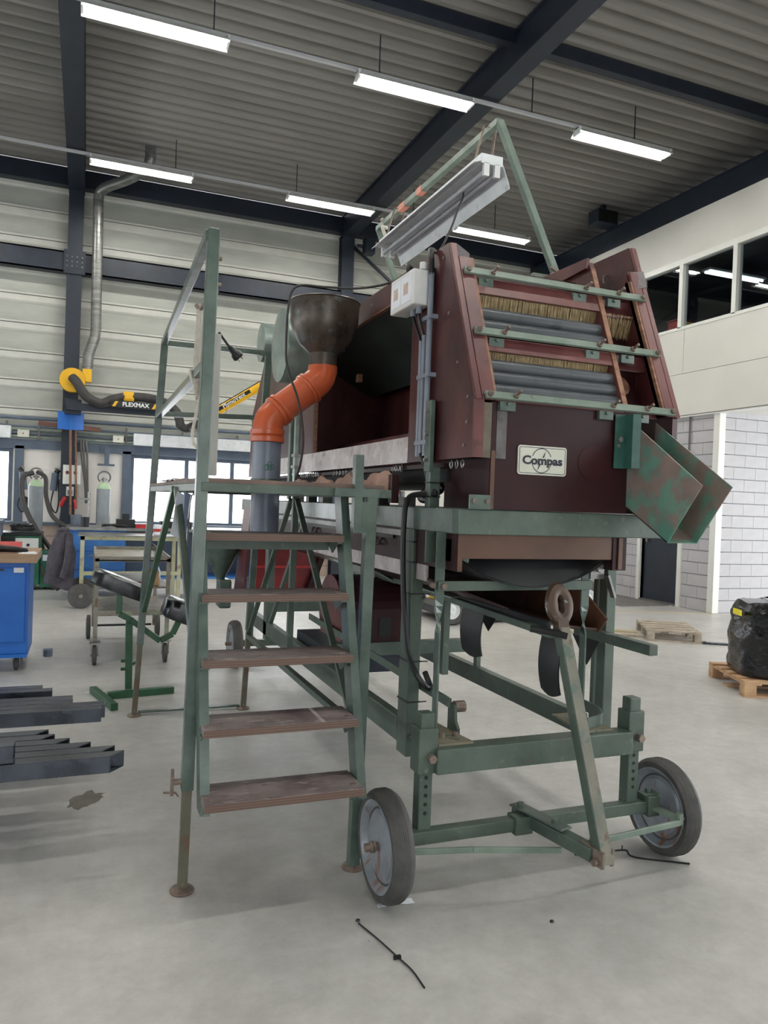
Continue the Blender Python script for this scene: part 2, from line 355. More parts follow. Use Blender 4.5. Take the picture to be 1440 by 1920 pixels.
for i, yy in enumerate((7.82, 3.6)):
    tag(MB().box(XL, XR, yy, yy+.12, 6.93, 7.09).build('roof_purlin', NAVY), ['slim dark purlin crossing the roof behind the nearest lamps', 'slim dark purlin crossing the roof overhead'][i], 'purlin', kind=S)
tag(MB().box(XL, 9.7, WY-.22, WY-.02, 6.74, 7.04).build('trim_2', NAVY), 'dark steel edge beam at the top of the back wall', 'beam', kind=S)
for i, (a, b) in enumerate([(XL, -.42), (-.18, 4.5), (4.74, 9.8)]):
    m = MB(); m.box(a, b, WY-.26, WY-.24, 5.25, 5.6); m.box(a, b, WY-.26, WY-.06, 5.25, 5.275); m.box(a, b, WY-.26, WY-.06, 5.575, 5.6)
    tag(m.build('wall_girt', NAVY), ['dark horizontal wall girt left of the duct', 'dark horizontal wall girt between the two columns', 'dark horizontal wall girt right of the machine'][i], 'girt', kind=S)
# brace rod at the second column
tag(MB().beam((4.75, WY-.2, 6.5), (6.6, WY-.2, 5.2), .05, .05).build('wind_brace', NAVY), 'dark diagonal wind brace rod beside the second column', 'brace', kind=S)
# back wall: masonry base, cassette panels above, windows between
wb = thing('wall_back', 'back wall of pale horizontal metal panels above cream plaster', 'wall', (0, WY, 0), kind=S)
bx('masonry_base', LOWBRICK, wb, XL, 9, WY, WY+.25, 0, .93)
for i, zz in enumerate((.2, .45, .7)): bx('mortar_joint', MORTAR, wb, XL, 9, WY-.004, WY, zz, zz+.012)
bx('window_sill', GREYBLUE, wb, XL, 9, WY-.1, WY, .9, .95)
bx('lintel', GREYBLUE, wb, XL, 9, WY-.06, WY+.25, 2.2, 2.36)
cuts = [(-2.9, -1.18), (.72, 4.35)]
for (a, b) in [(XL, -2.9), (-1.18, .72), (4.35, 9)]: bx('plaster_panel', PLASTER, wb, a, b, WY, WY+.25, .95, 2.2)
prof = [(0, .0), (-.006, .02), (-.022, .05), (-.022, .145), (-.004, .15), (-.004, .158), (-.022, .163), (-.022, .19), (0, .2), (0, .5)]
pieces = {}
for ci, (a, b) in enumerate([(XL, -.3), (-.3, 4.62), (4.62, 9.9)]):
    zz = 2.241
    while zz < 6.99:
        h = min(.488, 7.08-zz)
        key = (ci, round(h, 3))
        if key not in pieces:
            m = MB(); pr = [p for p in prof if p[1] < h]+[(0, h)]; n = len(pr)
            m.v = []; vs = []
            for (dy, dz) in pr: vs += [(a, WY+dy, dz), (b, WY+dy, dz)]
            m.add(vs, [(2*i, 2*i+1, 2*i+3, 2*i+2) for i in range(n-1)])
            m.m = [1 if (.02 <= pr[i][1] < .145 or .158 <= pr[i][1] < .19) else (2 if .145 <= pr[i][1] < .158 else 0) for i in range(n-1)]
            m.add([(a, WY+.06, 0), (b, WY+.06, 0), (b, WY+.06, h), (a, WY+.06, h)], [(3, 2, 1, 0)])
            o = m.build('wall_panel', [PANEL, PANEL_R, SEAM], wb); pieces[key] = o
        else:
            o = pieces[key].copy(); COL.objects.link(o)
        o.location = (0, 0, zz); zz += .488
# windows
def window(i, x0, x1, bars, label):
    wn = thing('window_%d' % i, label, 'window', ((x0+x1)/2, WY, .95), kind=S)
    f = MB(); f.box(x0, x1, WY+.02, WY+.1, .95, 1.0); f.box(x0, x1, WY+.02, WY+.1, 2.14, 2.2); f.box(x0, x0+.07, WY+.02, WY+.1, 1, 2.14); f.box(x1-.07, x1, WY+.02, WY+.1, 1, 2.14)
    f.build('window_frame', GREYBLUE, wn)
    for b in bars: bx('mullion', GREYBLUE, wn, b-.035, b+.035, WY+.02, WY+.1, 1, 2.14)
    xs = [x0+.07]+sum([[b-.035, b+.035] for b in bars], [])+[x1-.07]
    for k in range(0, len(xs), 2): bx('window_pane', GLASS, wn, xs[k], xs[k+1], WY+.055, WY+.061, 1, 2.14)
window(1, -2.9, -1.18, [-2.05], 'bright window at the far left of the back wall')
window(2, .72, 4.35, [1.72, 2.56, 3.45], 'long bright window row behind the steps and orange pipe')
for i, x in enumerate((-1.08, .66)):
    tag(MB().box(x-.07, x+.07, WY-.06, WY, .93, 2.25).build('trim_%d' % (3+i), GREYBLUE), ['blue grey post beside the leftmost window', 'blue grey post at the left end of the long window'][i], 'post', kind=S)
# ---- right hand block walls and office storey
RX, RY = 8.92, 8.87
wr = thing('wall_right', 'white painted concrete block wall beside the dark door', 'wall', (RX, RY, 0), kind=S)
D0, D1, DH = 9.62, 10.5, 2.12     # door opening along y
m = MB(); m.box(RX+.012, RX+.2, RY+.012, D0, 0, 3.1); m.box(RX+.012, RX+.2, D1, WY, 0, 3.1); m.box(RX+.012, RX+.2, D0, D1, DH, 3.1); m.box(RX+.012, 13.4, RY+.012, RY+.2, 0, 3.1)
m.build('mortar_core', MORTAR, wr); bx('far_block_face', BLOCK, wr, RX, RX+.03, 11.7, WY, 0, 3.08)
blk = {}
def block(parent, x0, x1, y0, y1, z0, z1):
    key = (round(x1-x0, 2), round(y1-y0, 2), round(z1-z0, 2))
    if key not in blk:
        m = MB().box(0, x1-x0, 0, y1-y0, 0, z1-z0); me = bpy.data.meshes.new('block'); me.from_pydata([tuple(p) for p in m.v], [], m.f); me.materials.append(BLOCK); blk[key] = me
    o = bpy.data.objects.new('block', blk[key]); COL.objects.link(o); o.parent = parent; o.location = V(x0, y0, z0)-ORG[parent.name]
    return o
CH = .187; BL = .44; g = .009
for r in range(17):
    z0, z1 = r*CH+g*.6, min(3.09, (r+1)*CH-g*.6)
    y = RY+.1-(BL/2 if r % 2 else 0)
    while y < 11.7:
        a, b = max(y, RY+.1)+.0028, min(y+BL, 11.7)-.0028
        segs = [(a, b)] if z0 > DH-.05 else [(a, min(b, D0-.08)), (max(a, D1+.08), b)]
        for (s0, s1) in segs:
            if s1-s0 > .04: block(wr, RX, RX+.03, s0, s1, z0, z1)
        y += BL
    x = RX+.1-(BL/2 if r % 2 else 0)
    while x < 11.0:
        a, b = max(x, RX+.1)+.0028, min(x+BL, 11.2)-.0028
        if b-a > .04: block(wr, a, b, RY, RY+.03, z0, z1)
        x += BL
bx('corner_post', OFFTRIM, wr, RX-.02, RX+.1, RY-.02, RY+.1, 0, 3.08, bevel=.004)
d = thing('door_1', 'dark flat door in a white frame in the block wall', 'door', (RX, (D0+D1)/2, 0), kind=S)
bx('door_leaf', NAVY, d, RX+.05, RX+.1, D0+.02, D1-.02, .02, DH-.02)
f = MB(); f.box(RX-.03, RX+.12, D0-.08, D0, 0, DH+.08); f.box(RX-.03, RX+.12, D1, D1+.08, 0, DH+.08); f.box(RX-.03, RX+.12, D0, D1, DH, DH+.08); f.build('door_frame', OFFTRIM, d, bevel=.004)
h = MB(); h.box(RX+.0, RX+.05, D1-.14, D1-.1, 1.0, 1.18); h.beam((RX+.0, D1-.12, 1.08), (RX+.0, D1-.24, 1.08), .02, .02); h.build('door_handle', STEEL, d)
bx('kick_sill', STEEL, d, RX-.02, RX+.05, D0, D1, 0, .03)
# wall pipe near the door
tag(MB().cyl((RX-.03, 9.45, 2.0), (RX-.03, 9.45, 3.06), .015, 8).build('trim_5', SEAM), 'thin grey vertical conduit on the block wall', 'conduit', kind=S)
# office storey
OX = 8.88; W0, W1 = 4.5, 5.56
wo = thing('wall_office', 'cream panelled upper office wall with a strip of windows', 'wall', (OX, 6, 3.1), kind=S)
ys = [-2.0, .45, 2.9, 5.35, 7.8, 10.25, 12.7, WY]
for a, b in zip(ys, ys[1:]): bx('lower_panel', OFFICE, wo, OX, OX+.1, a+.004, b-.004, 3.08, 3.75)
for a, b in zip(ys, ys[1:]): bx('middle_panel', OFFICE, wo, OX, OX+.1, a+.004-.6, b-.004-.6, 3.757, W0)
bx('upper_panel', OFFICE, wo, OX, OX+.1, -2, WY, W1, 6.32)
bx('end_panel', OFFICE, wo, OX, OX+.1, 10.78, WY+.2, W0-.02, W1+.02)
bx('edge_profile', SEAM, wo, OX-.004, OX+.1, -2, WY, 3.062, 3.08); bx('edge_profile', OFFTRIM, wo, OX-.02, OX+.1, -2, WY, 3.045, 3.062)
bx('soffit', OFFICE, wo, OX+.1, 13.4, -2, WY, 3.08, 3.16)
bx('seam_backing', SEAM, wo, OX+.03, OX+.09, -2, 13.7, 3.1, 4.48)
wn = thing('window_3', 'strip of dark office windows with white posts', 'window', (OX, 8.2, W0), kind=S)
posts = [10.74, 9.76, 8.66, 7.56, 6.46, 5.36]
for yy in posts: bx('window_post', OFFTRIM, wn, OX-.012, OX+.1, yy-.04, yy+.04, W0, W1, bevel=.003)
bx('top_rail', OFFTRIM, wn, OX-.014, OX+.1, 5.3, 10.8, W1-.03, W1+.06); bx('bottom_rail', OFFTRIM, wn, OX-.012, OX+.1, 5.3, 10.8, W0-.03, W0+.02)
for a, b in zip(posts, posts[1:]): bx('window_pane', GLASSD, wn, OX+.05, OX+.056, b+.04, a-.04, W0+.02, W1-.03)
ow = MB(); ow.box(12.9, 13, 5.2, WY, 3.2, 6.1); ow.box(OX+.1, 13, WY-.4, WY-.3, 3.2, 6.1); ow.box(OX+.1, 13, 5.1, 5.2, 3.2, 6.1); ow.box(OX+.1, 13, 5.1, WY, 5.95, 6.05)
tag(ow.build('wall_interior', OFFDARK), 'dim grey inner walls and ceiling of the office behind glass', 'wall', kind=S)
t = thing('office_lamp', 'white fluorescent lamp glowing inside the upstairs office', 'lamp', (10.6, 10.35, 5.7))
bx('lamp_body', REFL, t, 9.95, 11.25, 10.25, 10.45, 5.76, 5.8)
for q in (-.05, .05): tb('fluorescent_tube', mat('dim_lit_tube', (255, 255, 255), None, 3, .4, emit=((240, 248, 255), 2.2)) if q < 0 else MATS['dim_lit_tube'], t, [(9.98, 10.35+q, 5.74), (11.22, 10.35+q, 5.74)], .018)
bx('hanger', STEEL, t, 10.58, 10.62, 10.33, 10.37, 5.8, 5.95)
sh = thing('window_shelf', 'grey shelf under the office windows holding boxes', 'shelf', (9.2, 9.5, 4.4)); bx('shelf_board', OFFDARK, sh, OX+.1, 9.5, 7, 10.7, 4.38, 4.42); bx('shelf_support', OFFDARK, sh, OX+.1, 9.45, 8.8, 8.84, 3.2, 4.38)
t = thing('red_crate', 'red box standing behind the left office window', 'box', (9.25, 10.15, 4.42)); bx('crate_body', REDP, t, 9.1, 9.4, 10.02, 10.28, 4.42, 4.72, bevel=.01); bx('crate_lid', REDD, t, 9.08, 9.42, 10.0, 10.3, 4.72, 4.75, bevel=.005)
t = thing('lime_folder', 'lime green folder beside the red box in the office', 'folder', (9.2, 9.93, 4.42)); bx('folder_cover', LABELY, t, 9.08, 9.34, 9.88, 9.96, 4.42, 4.66, bevel=.004); bx('folder_pages', PAPER, t, 9.09, 9.33, 9.89, 9.95, 4.66, 4.67)
t = thing('paper_tray', 'pale open document tray behind the middle office window', 'tray', (9.2, 9.2, 4.42)); m = MB(); m.box(9.06, 9.36, 8.95, 9.55, 4.42, 4.43); m.box(9.06, 9.07, 8.95, 9.55, 4.43, 4.56); m.box(9.35, 9.36, 8.95, 9.55, 4.43, 4.56); m.box(9.07, 9.35, 8.95, 8.96, 4.43, 4.56); m.box(9.07, 9.35, 9.54, 9.55, 4.43, 4.56); m.build('tray_body', OFFTRIM, t); bx('paper_stack', PAPER, t, 9.08, 9.34, 8.98, 9.5, 4.43, 4.53)
# left and rear end of the hall out of view
m = MB(); m.box(XL, -1.5, YB-.2, YB, 0, CZ); m.box(1.5, 9.5, YB-.2, YB, 0, CZ); m.box(-1.5, 1.5, YB-.2, YB, 3.2, CZ)  # unseen wall, its opening added to let in daylight fill
tag(m.build('wall_front', PANEL), 'pale wall behind the viewer with a wide opening added for daylight', 'wall', kind=S)
m = MB(); m.box(XL-.2, XL, YB, WY, 0, .95); m.box(XL-.2, XL, YB, WY, 2.6, CZ)
for yy in (YB, -3.2, .3, 3.8, 7.3, 10.8, WY-.3): m.box(XL-.2, XL, yy, yy+.3, .95, 2.6)
tag(m.build('wall_left', PANEL), 'pale side wall far to the left with a band of tall windows', 'wall', kind=S)

# ---- ceiling lamps on rails
LZ = 6.6; RODS = (-5.4, -2.3, 1.16, 3.12, 5.25, 6.9)
RAILM = mat('dull_lamp_rail', (178, 180, 182), (190, 192, 194), 3, .5)
def rail(yy, label):
    t = thing('lighting_rail', label, 'rail', (2, yy, LZ), 'lighting rails')
    m = MB(); m.box(XL+.2, 7.55, yy-.022, yy+.022, LZ, LZ+.035); m.build('rail_channel', RAILM, t)
    for x in RODS: bx('hanger_rod', NAVY, t, x-.006, x+.006, yy-.006, yy+.006, LZ+.035, CZ)
    return t
ROWS = (8.6, 12.45, 4.75, .9, -2.95)
for yy, l in zip(ROWS, ('white lighting rail with thin rods nearest the camera', 'white lighting rail with thin rods nearest the back wall', 'white lighting rail high overhead above the steps', 'white lighting rail overhead behind the viewer', 'white lighting rail at the rear end of the hall')): rail(yy, l)
def lamp(x0, yy, label):
    t = thing('ceiling_lamp', label, 'lamp', (x0+.76, yy, LZ-.1), 'hall fluorescent lamps'); x1 = x0+1.53
    m = MB()
    for s_ in (-1, 1):
        m.sheet([[(x0, yy+s_*.035, LZ-.004), (x1, yy+s_*.035, LZ-.004)], [(x0, yy+s_*.125, LZ-.09), (x1, yy+s_*.125, LZ-.09)]], .004)
    m.box(x0, x1, yy-.035, yy+.035, LZ-.02, LZ-.001); m.build('reflector', REFL, t)
    for s_ in (-1, 1): tb('fluorescent_tube', TUBE_ON, t, [(x0+.03, yy+s_*.045, LZ-.06), (x1-.03, yy+s_*.045, LZ-.06)], .022)
    for xx in (x0, x1-.025): bx('lamp_holder', WHITEL, t, xx, xx+.025, yy-.075, yy+.075, LZ-.09, LZ-.001)
for x0, yy, l in [(-.2, 8.6, 'lit tube lamp at the top left above the stair rail'), (2.84, 8.6, 'lit tube lamp at the top centre in front of the dark rafter'), (5.95, 8.6, 'lit tube lamp at the top right'),
                  (-.1, 12.45, 'lit tube lamp on the back rail beside the left rafter'), (2.97, 12.45, 'lit tube lamp on the back rail left of the dark rafter'), (6.1, 12.45, 'lit tube lamp on the back rail behind the hanging old fixture'),
                  (-3.3, 8.6, 'lit tube lamp on the front rail left of the view'), (-3.2, 12.45, 'lit tube lamp on the back rail left of the view'), (-.2, 4.75, 'lit tube lamp overhead left of the steps'), (2.84, 4.75, 'lit tube lamp overhead above the machine'), (5.95, 4.75, 'lit tube lamp overhead right of the machine'), (-3.3, 4.75, 'lit tube lamp overhead above the steel tubes'),
                  (-.2, .9, 'lit tube lamp overhead left behind the viewer'), (2.84, .9, 'lit tube lamp overhead ahead of the machine'), (5.95, .9, 'lit tube lamp overhead right behind the viewer'), (2.84, -2.95, 'lit tube lamp at the rear end of the hall')]:
    lamp(x0, yy, l)
t = thing('ceiling_speaker', 'small dark box hung from the roof by the office wall', 'speaker', (8.67, 11.6, 6.72))
bx('speaker_body', NAVY, t, 8.45, 8.9, 11.45, 11.75, 6.72, 6.98, bevel=.02); bx('mounting_arm', NAVY, t, 8.63, 8.71, 11.56, 11.64, 6.98, CZ); bx('speaker_grille', BLACKR, t, 8.48, 8.87, 11.44, 11.45, 6.75, 6.95)
t = thing('wall_speaker', 'tiny dark bracket box on the second column', 'speaker', (4.95, 13.9, 6.3)); bx('speaker_body', NAVY, t, 4.86, 5.06, 13.8, 14.0, 6.3, 6.6, bevel=.01); bx('mounting_arm', NAVY, t, 4.74, 4.86, 13.9, 13.95, 6.42, 6.47)

# ================================================================== the sorting machine
MC = thing('sorting_machine', 'large burgundy plywood and green steel sorting machine on wheels with sign on its front', 'machine', (1.9, 4.6, 0))
XA, XB = 1.345, 2.45          # frame outer faces
# --- upper frame
for x, l in ((XA, 0), (XB-.06, 1)):
    bx('frame_beam', GREEN_G if l == 0 else GREEN, MC, x, x+.06, 2.68, 6.95, 1.388, 1.487, bevel=.004)
bx('front_beam', GREEN, MC, XA, XB, 2.62, 2.68, 1.388, 1.487, bevel=.004)
bx('rear_beam', GREEN, MC, XA, XB, 6.95, 7.01, 1.388, 1.487, bevel=.004)
# --- legs, lower rails, cross members
for x0, y0, zb in ((XA, 3.05, .38), (XB-.055, 3.05, .42), (XA, 5.85, .38), (XB-.055, 5.85, .38)):
    lg = bx('leg', GREEN, MC, x0, x0+.055, y0, y0+.11, zb, 1.39, bevel=.004)
    if x0 == XA and y0 < 4:
        MB().cyl((x0+.028, y0-.02, .47), (x0+.028, y0, .47), .013, 8).build('leg_bolt', BOLT, lg)
        for zz in (1.33, 1.24, 1.1, .8, .62):
            m = MB(); m.box(x0-.003, x0+.058, y0-.003, y0+.113, zz, zz+.006); m.box(x0+.05, x0+.09, y0-.004, y0, zz+.001, zz+.005); m.build('cable_tie', BLACKR, lg)
    if x0 > 2: bx('leg_groove', GREEN_L, lg, x0-.004, x0, y0+.06, y0+.075, zb+.05, 1.38)
bx('lower_rail', GREEN, MC, XA, XA+.05, 3.16, 6.6, .42, .53, bevel=.004)
bx('lower_rail', GREEN, MC, 2.34, 2.39, 3.16, 6.6, .37, .475, bevel=.004)
bx('cross_member', GREEN, MC, XA+.05, 2.34, 4.25, 4.31, .575, .655, bevel=.004)
bx('cross_member', GREEN, MC, XA+.05, 2.34, 5.9, 5.96, .6, .68, bevel=.004)
for x in (XA+.01, 2.35): bx('rail_stub', GREEN, MC, x, x+.03, 4.26, 4.3, .47, .58)
bm('thin_rail', GREEN, MC, (1.42, 2.78, .685), (1.42, 4.9, .72), .012, .04)
bm('diagonal_strut', GREEN, MC, (1.37, 5.85, .5), (1.37, 4.9, 1.38), .03, .04)
# --- front carriage
cb = bx('cross_beam', GREEN, MC, 1.262, 2.175, 2.56, 2.64, .478, .574, bevel=.005)
for x in (1.285, 1.95):
    m = MB(); m.prism([(x, 2.6), (x+.15, 2.6), (x+.12, 2.86), (x+.02, 2.86)], 'z', .574, .582); m.build('mounting_plate', mat('dusty_green_steel', (104, 100, 84), (128, 122, 104), 8, .7, wear=(76, 88, 78), wscale=12, wlo=.55, whi=.62) if 'dusty_green_steel' not in MATS else MATS['dusty_green_steel'], cb)
    k = MB(); 
    for dx in (.05, .11): k.cyl((x+dx, 2.68, .582), (x+dx, 2.68, .6), .012, 6)
    each(k, 'plate_bolt', BOLT, cb)
m = MB(); m.sheet([[(1.43, 2.72, .575+.02*t), (1.43, 2.81, .575+.02*t)] for t in range(2)]+[[(1.425, 2.73+.004*t, .6+.022*t), (1.425, 2.8, .6+.022*t)] for t in range(1, 5)], .012); m.build('bracket_plate', GREEN, cb)
k = MB(); k.cyl((1.43, 2.765, .675), (1.475, 2.765, .675), .024, 12); k.build('bracket_knob', BOLT, cb)
m = MB(); pts = spline([(1.98, 2.62, .6), (2.08, 2.66, .6), (2.14, 2.75, .6), (2.16, 2.9, .6)], 5); m.sheet([[V(p)+V(0, 0, -.02), V(p)+V(0, 0, .03)] for p in pts], .008); m.build('curved_guard', GREEN, cb)
for x0 in (1.195, 2.172):
    sl = MB(); sl.box(x0, x0+.08, 2.585, 2.665, .478, .65); sl = sl.build('sleeve', GREEN, MC, bevel=.004)
    MB().cyl((x0+.05, 2.56, .54), (x0+.05, 2.585, .54), .017, 6).build('clamp_bolt', BOLT, sl)
    ip = bx('sliding_post', GREEN, MC, x0+.012, x0+.068, 2.597, 2.653, .245, .705, bevel=.005)
    k = MB()
    for q in range(5): k.cyl((x0+.04, 2.5955, .46-.034*q), (x0+.04, 2.598, .46-.034*q), .0075, 10)
    each(k, 'adjusting_hole', DARKIN, ip)
ax = bx('axle_beam', GREEN, MC, 1.16, 2.30, 2.575, 2.625, .212, .262, bevel=.004)
bx('axle_joint', GREEN, ax, 1.62, 1.7, 2.565, 2.635, .2, .27, bevel=.003)
def wheel(x, y, out, label=None, yaw=0., r=.205):
    # disc on the -x face
    wd = .075; prof_t = [(r*.8, 0), (r*.93, -.004), (r*.985, .01), (r, .02), (r, wd-.02), (r*.985, wd-.01), (r*.93, wd+.004), (r*.8, wd)]
    rim = MB().lathe((x, y, r), (1, 0, 0), [(.001, .008), (r*.3, .009), (r*.58, .012), (r*.62, .02), (r*.68, .022), (r*.72, .014), (r*.78, -.002), (r*.82, -.004), (r*.82, wd+.004), (r*.7, wd), (r*.66, wd-.022), (.001, wd-.02)], 36)
    w_ = rim.build('wheel', WHEELM, MC, smooth=True, label=label)
    ty = MB().lathe((x, y, r), (1, 0, 0), prof_t, 40, close=True)
    ty.build('tyre', RUBBER, w_, smooth=True)
    gr = MB()
    for q in (.022, .03, .038, .046, .054): gr.lathe((x, y, r), (1, 0, 0), [(r*1.001, q-.0012), (r*1.006, q), (r*1.001, q+.0012)], 40)
    gr.build('tread_rib', RUBBER, w_)
    hb = MB(); hb.lathe((x-.045, y, r), (1, 0, 0), [(.001, 0), (.016, 0), (.016, .02), (.022, .022), (.022, .027), (.017, .029), (.022, .033), (.022, .038), (.015, .041), (.015, .065)], 12); hb.build('hub_nut', BOLT, w_, smooth=True)
    return w_
wheel(1.055, 2.635, -1, 'front left wheel with rust streaked steel disc')
wr2 = wheel(2.375, 2.635, 1, 'front right wheel with clean steel disc'); 
wheel(1.225, 6.7, -1, 'rear left wheel'); wheel(2.46, 6.7, 1, 'rear right wheel')
bx('rear_axle', GREEN, MC, 1.3, 2.46, 6.67, 6.73, .18, .235, bevel=.004)
for x in (1.37, 2.36): bx('rear_axle_post', GREEN, MC, x, x+.05, 6.675, 6.725, .23, 1.39)
k = MB(); k.box(2.27, 2.33, 2.56, 2.64, .2, .285); k.box(2.26, 2.34, 2.575, 2.625, .285, .292); k.cyl((2.3, 2.6, .292), (2.3, 2.6, .31), .016, 6); k.build('king_pin', GREEN, MC, bevel=.003)
k = MB(); k.cyl((2.33, 2.63, .205), (2.39, 2.63, .205), .013, 10); k.build('stub_axle', STEEL, MC)
k = MB(); k.cyl((1.12, 2.63, .205), (1.18, 2.63, .205), .013, 10); k.build('stub_axle', STEEL, MC)
# steering arm and tow bar
m = MB(); m.beam((1.69, 2.68, .245), (1.775, 2.27, .24), .055, .05); sa = m.build('steering_arm', GREEN, MC, bevel=.004)
k = MB(); k.beam((1.675, 2.67, .285), (1.74, 2.4, .282), .06, .008); k.cyl((1.68, 2.63, .285), (1.68, 2.63, .305), .015, 6); k.cyl((1.725, 2.46, .285), (1.725, 2.46, .3), .012, 6); k.build('arm_plate', GREEN, sa, bevel=.002)
k = MB(); k.beam((1.755, 2.33, .24), (1.775, 2.22, .235), .012, .06); k.beam((1.805, 2.34, .24), (1.825, 2.23, .235), .012, .06); k.build('clevis', BOLT, sa)
k = MB(); k.cyl((1.745, 2.24, .225), (1.84, 2.255, .225), .013, 10); k.build('pivot_bolt', BOLT, sa)
tw = bm('tow_bar', GREEN, MC, (1.797, 2.245, .215), (1.79, 2.56, 1.03), .05, .05, up=(0, 1, 0), bevel=.004)
bm('worn_face', mat('scraped_green_paint', (92, 94, 82), (116, 112, 98), 7, .45, wear=[(88, 68, 56), (76, 92, 82)], wscale=12, wlo=.56, whi=.64), tw, (1.797, 2.2185, .22), (1.79, 2.533, 1.03), .046, .002, up=(0, 1, 0), bevel=0)
k = MB(); c = V(1.787, 2.575, 1.115); dr = V(0, .25, 1).normalized()
ring = []
for q in range(24):
    a = 2*math.pi*q/24; ring.append(c+V(1, 0, 0)*math.cos(a)*.036+dr*math.sin(a)*.06)
vs = []; n = len(ring)
for q in range(n):
    d0 = (ring[q]-c).normalized(); nn = V(0, -1, .25).normalized()
    for tt in range(8):
        b_ = 2*math.pi*tt/8; vs.append(ring[q]+d0*math.cos(b_)*.031+nn*math.sin(b_)*.022)
k.add(vs, [(q*8+tt, q*8+(tt+1) % 8, ((q+1) % n)*8+(tt+1) % 8, ((q+1) % n)*8+tt) for q in range(n) for tt in range(8)])
k.beam(c-dr*.06, c-dr*.1, .05, .04, up=(0, 1, 0)); k.build('tow_eye', mat('greasy_rust', (58, 45, 37), (84, 66, 54), 9, .4, metal=.3, wear=(150, 160, 156), wscale=20, wlo=.62, whi=.7), tw, smooth=True)
k = MB(); k.tube(spline([(1.78, 2.5, 1.0), (1.74, 2.53, 1.01), (1.7, 2.56, 1.015), (1.66, 2.58, 1.02)], 4), .013, 8); k.build('rubber_stop', BLACKR, tw, smooth=True)
bm('tie_rod', GREEN_L, MC, (1.14, 2.5, .232), (1.36, 2.44, .238), .012, .022); bm('tie_rod', GREEN_L, MC, (1.36, 2.44, .238), (1.72, 2.4, .205), .012, .022)
bm('tie_rod', GREEN_L, MC, (1.79, 2.42, .2), (2.34, 2.45, .215), .012, .025)
m = MB(); m.beam((2.3, 2.6, .235), (2.35, 2.45, .225), .04, .012); m.cyl((2.345, 2.46, .205), (2.345, 2.46, .25), .015, 8); m.build('steering_knuckle', GREEN_L, MC)
# --- front hangers and conveyor trough
def hanger(x, zt, zb, ztw):
    m = MB(); g_ = []
    for i in range(31):
        t = i/30; z = zt+(zb-zt)*t; f_ = min(1, max(0, (ztw+.06-z)/.12)); a = f_*math.pi/2
        dx, dy = math.cos(a)*.02, math.sin(a)*.02
        g_.append([(x-dx, 2.75-dy, z), (x+dx, 2.75+dy, z)])
    m.sheet(g_, .008); return m.build('hanger_strap', GREEN_G, MC)
hanger(1.335, 1.39, .58, 1.05); hanger(2.04, 1.24, .56, 1.02)
h2 = bx('hanger_bar', GREEN, MC, 1.32, 2.06, 2.725, 2.737, 1.155, 1.195, bevel=.002)
k = MB(); k.cyl((1.34, 2.71, 1.175), (1.34, 2.726, 1.175), .013, 6); k.cyl((1.305, 2.76, 1.175), (1.305, 2.74, 1.175), .011, 6); each(k, 'hanger_bolt', BOLT, h2)
m = MB(); m.prism([(1.31, 1.39), (1.42, 1.39), (1.42, 1.3), (1.39, 1.26), (1.31, 1.26)], 'y', 2.84, 2.85); m.build('gusset_plate', GREEN, MC)
bx('bearing_block', GREEN, MC, 1.36, 1.44, 2.7, 2.8, 1.27, 1.37, bevel=.006)
cr = bx('conveyor_rail', GREEN, MC, 2.2, 2.225, 2.9, 6.4, .925, .965, bevel=.002)
bm('conveyor_rail', GREEN, MC, (1.75, 2.55, 1.0), (1.75, 6.4, 1.09), .04, .03)
bx('pull_handle', GREEN, MC, 2.17, 2.215, 2.48, 3.0, .91, .955, bevel=.004)
tr = MB(); tr.prism([(2.70, 1.03), (2.93, 1.17), (5.6, 1.26), (5.6, 1.0), (2.75, .965)], 'x', 2.12, 2.13); tr = tr.build('conveyor_trough', RUSTY_BROWN, MC)
m = MB(); m.sheet([[(2.125, 2.76, .975), (2.125, 5.6, 1.0)], [(1.95, 2.85, .985), (1.95, 5.6, 1.02)], [(1.8, 2.95, 1.01), (1.8, 5.6, 1.06)]], .008); m.build('trough_floor', RUSTY_BROWN, tr)
bm('belt_edge', BLACKR, tr, (1.775, 2.62, 1.025), (1.775, 6.0, 1.1), .02, .03)
for (ya, yb_, zt, zb) in ((3.17, 3.39, 1.02, .79), (2.53, 2.68, 1.0, .765)):
    m = MB(); g_ = []
    for i in range(9):
        t = i/8; bul = -.05*math.sin(t*2.2); sh_ = .05*t*t
        g_.append([(1.79+bul*.6, ya-sh_*.4+(yb_-ya)*(j/5)*(1-.1*t), zt+(zb-zt)*t-(.02*math.sin(j/5*math.pi) if i == 8 else 0)) for j in range(6)])
    m.sheet(g_, .006); m.build('rubber_flap', BLACKR, MC, smooth=True)
for (yc, zt, zb, x) in ((3.25, .99, .89, 1.85), (3.0, .9, .76, 2.25)):
    m = MB(); m.prism([(yc-.1, zt), (yc+.12, zt-.01), (yc+.0, zb)], 'x', x, x+.004); m.build('rubber_corner', BLACKR, MC)
m = MB(); m.prism([(1.62, 3.2), (1.78, 3.3), (1.74, 3.75), (1.63, 3.75)], 'z', 1.06, 1.066); m.build('cover_plate', ZINC, MC)
k = MB(); k.box(2.06, 2.13, 2.74, 2.76, 1.2, 1.32); k.cyl((2.1, 2.72, 1.25), (2.1, 2.74, 1.25), .02, 8); k.beam((2.13, 2.72, 1.22), (2.17, 2.72, 1.12), .03, .01); k.build('catch_lever', STEEL, MC)
bx('rail_clip', GREEN, MC, 2.22, 2.25, 2.95, 3.0, .93, 1.06)
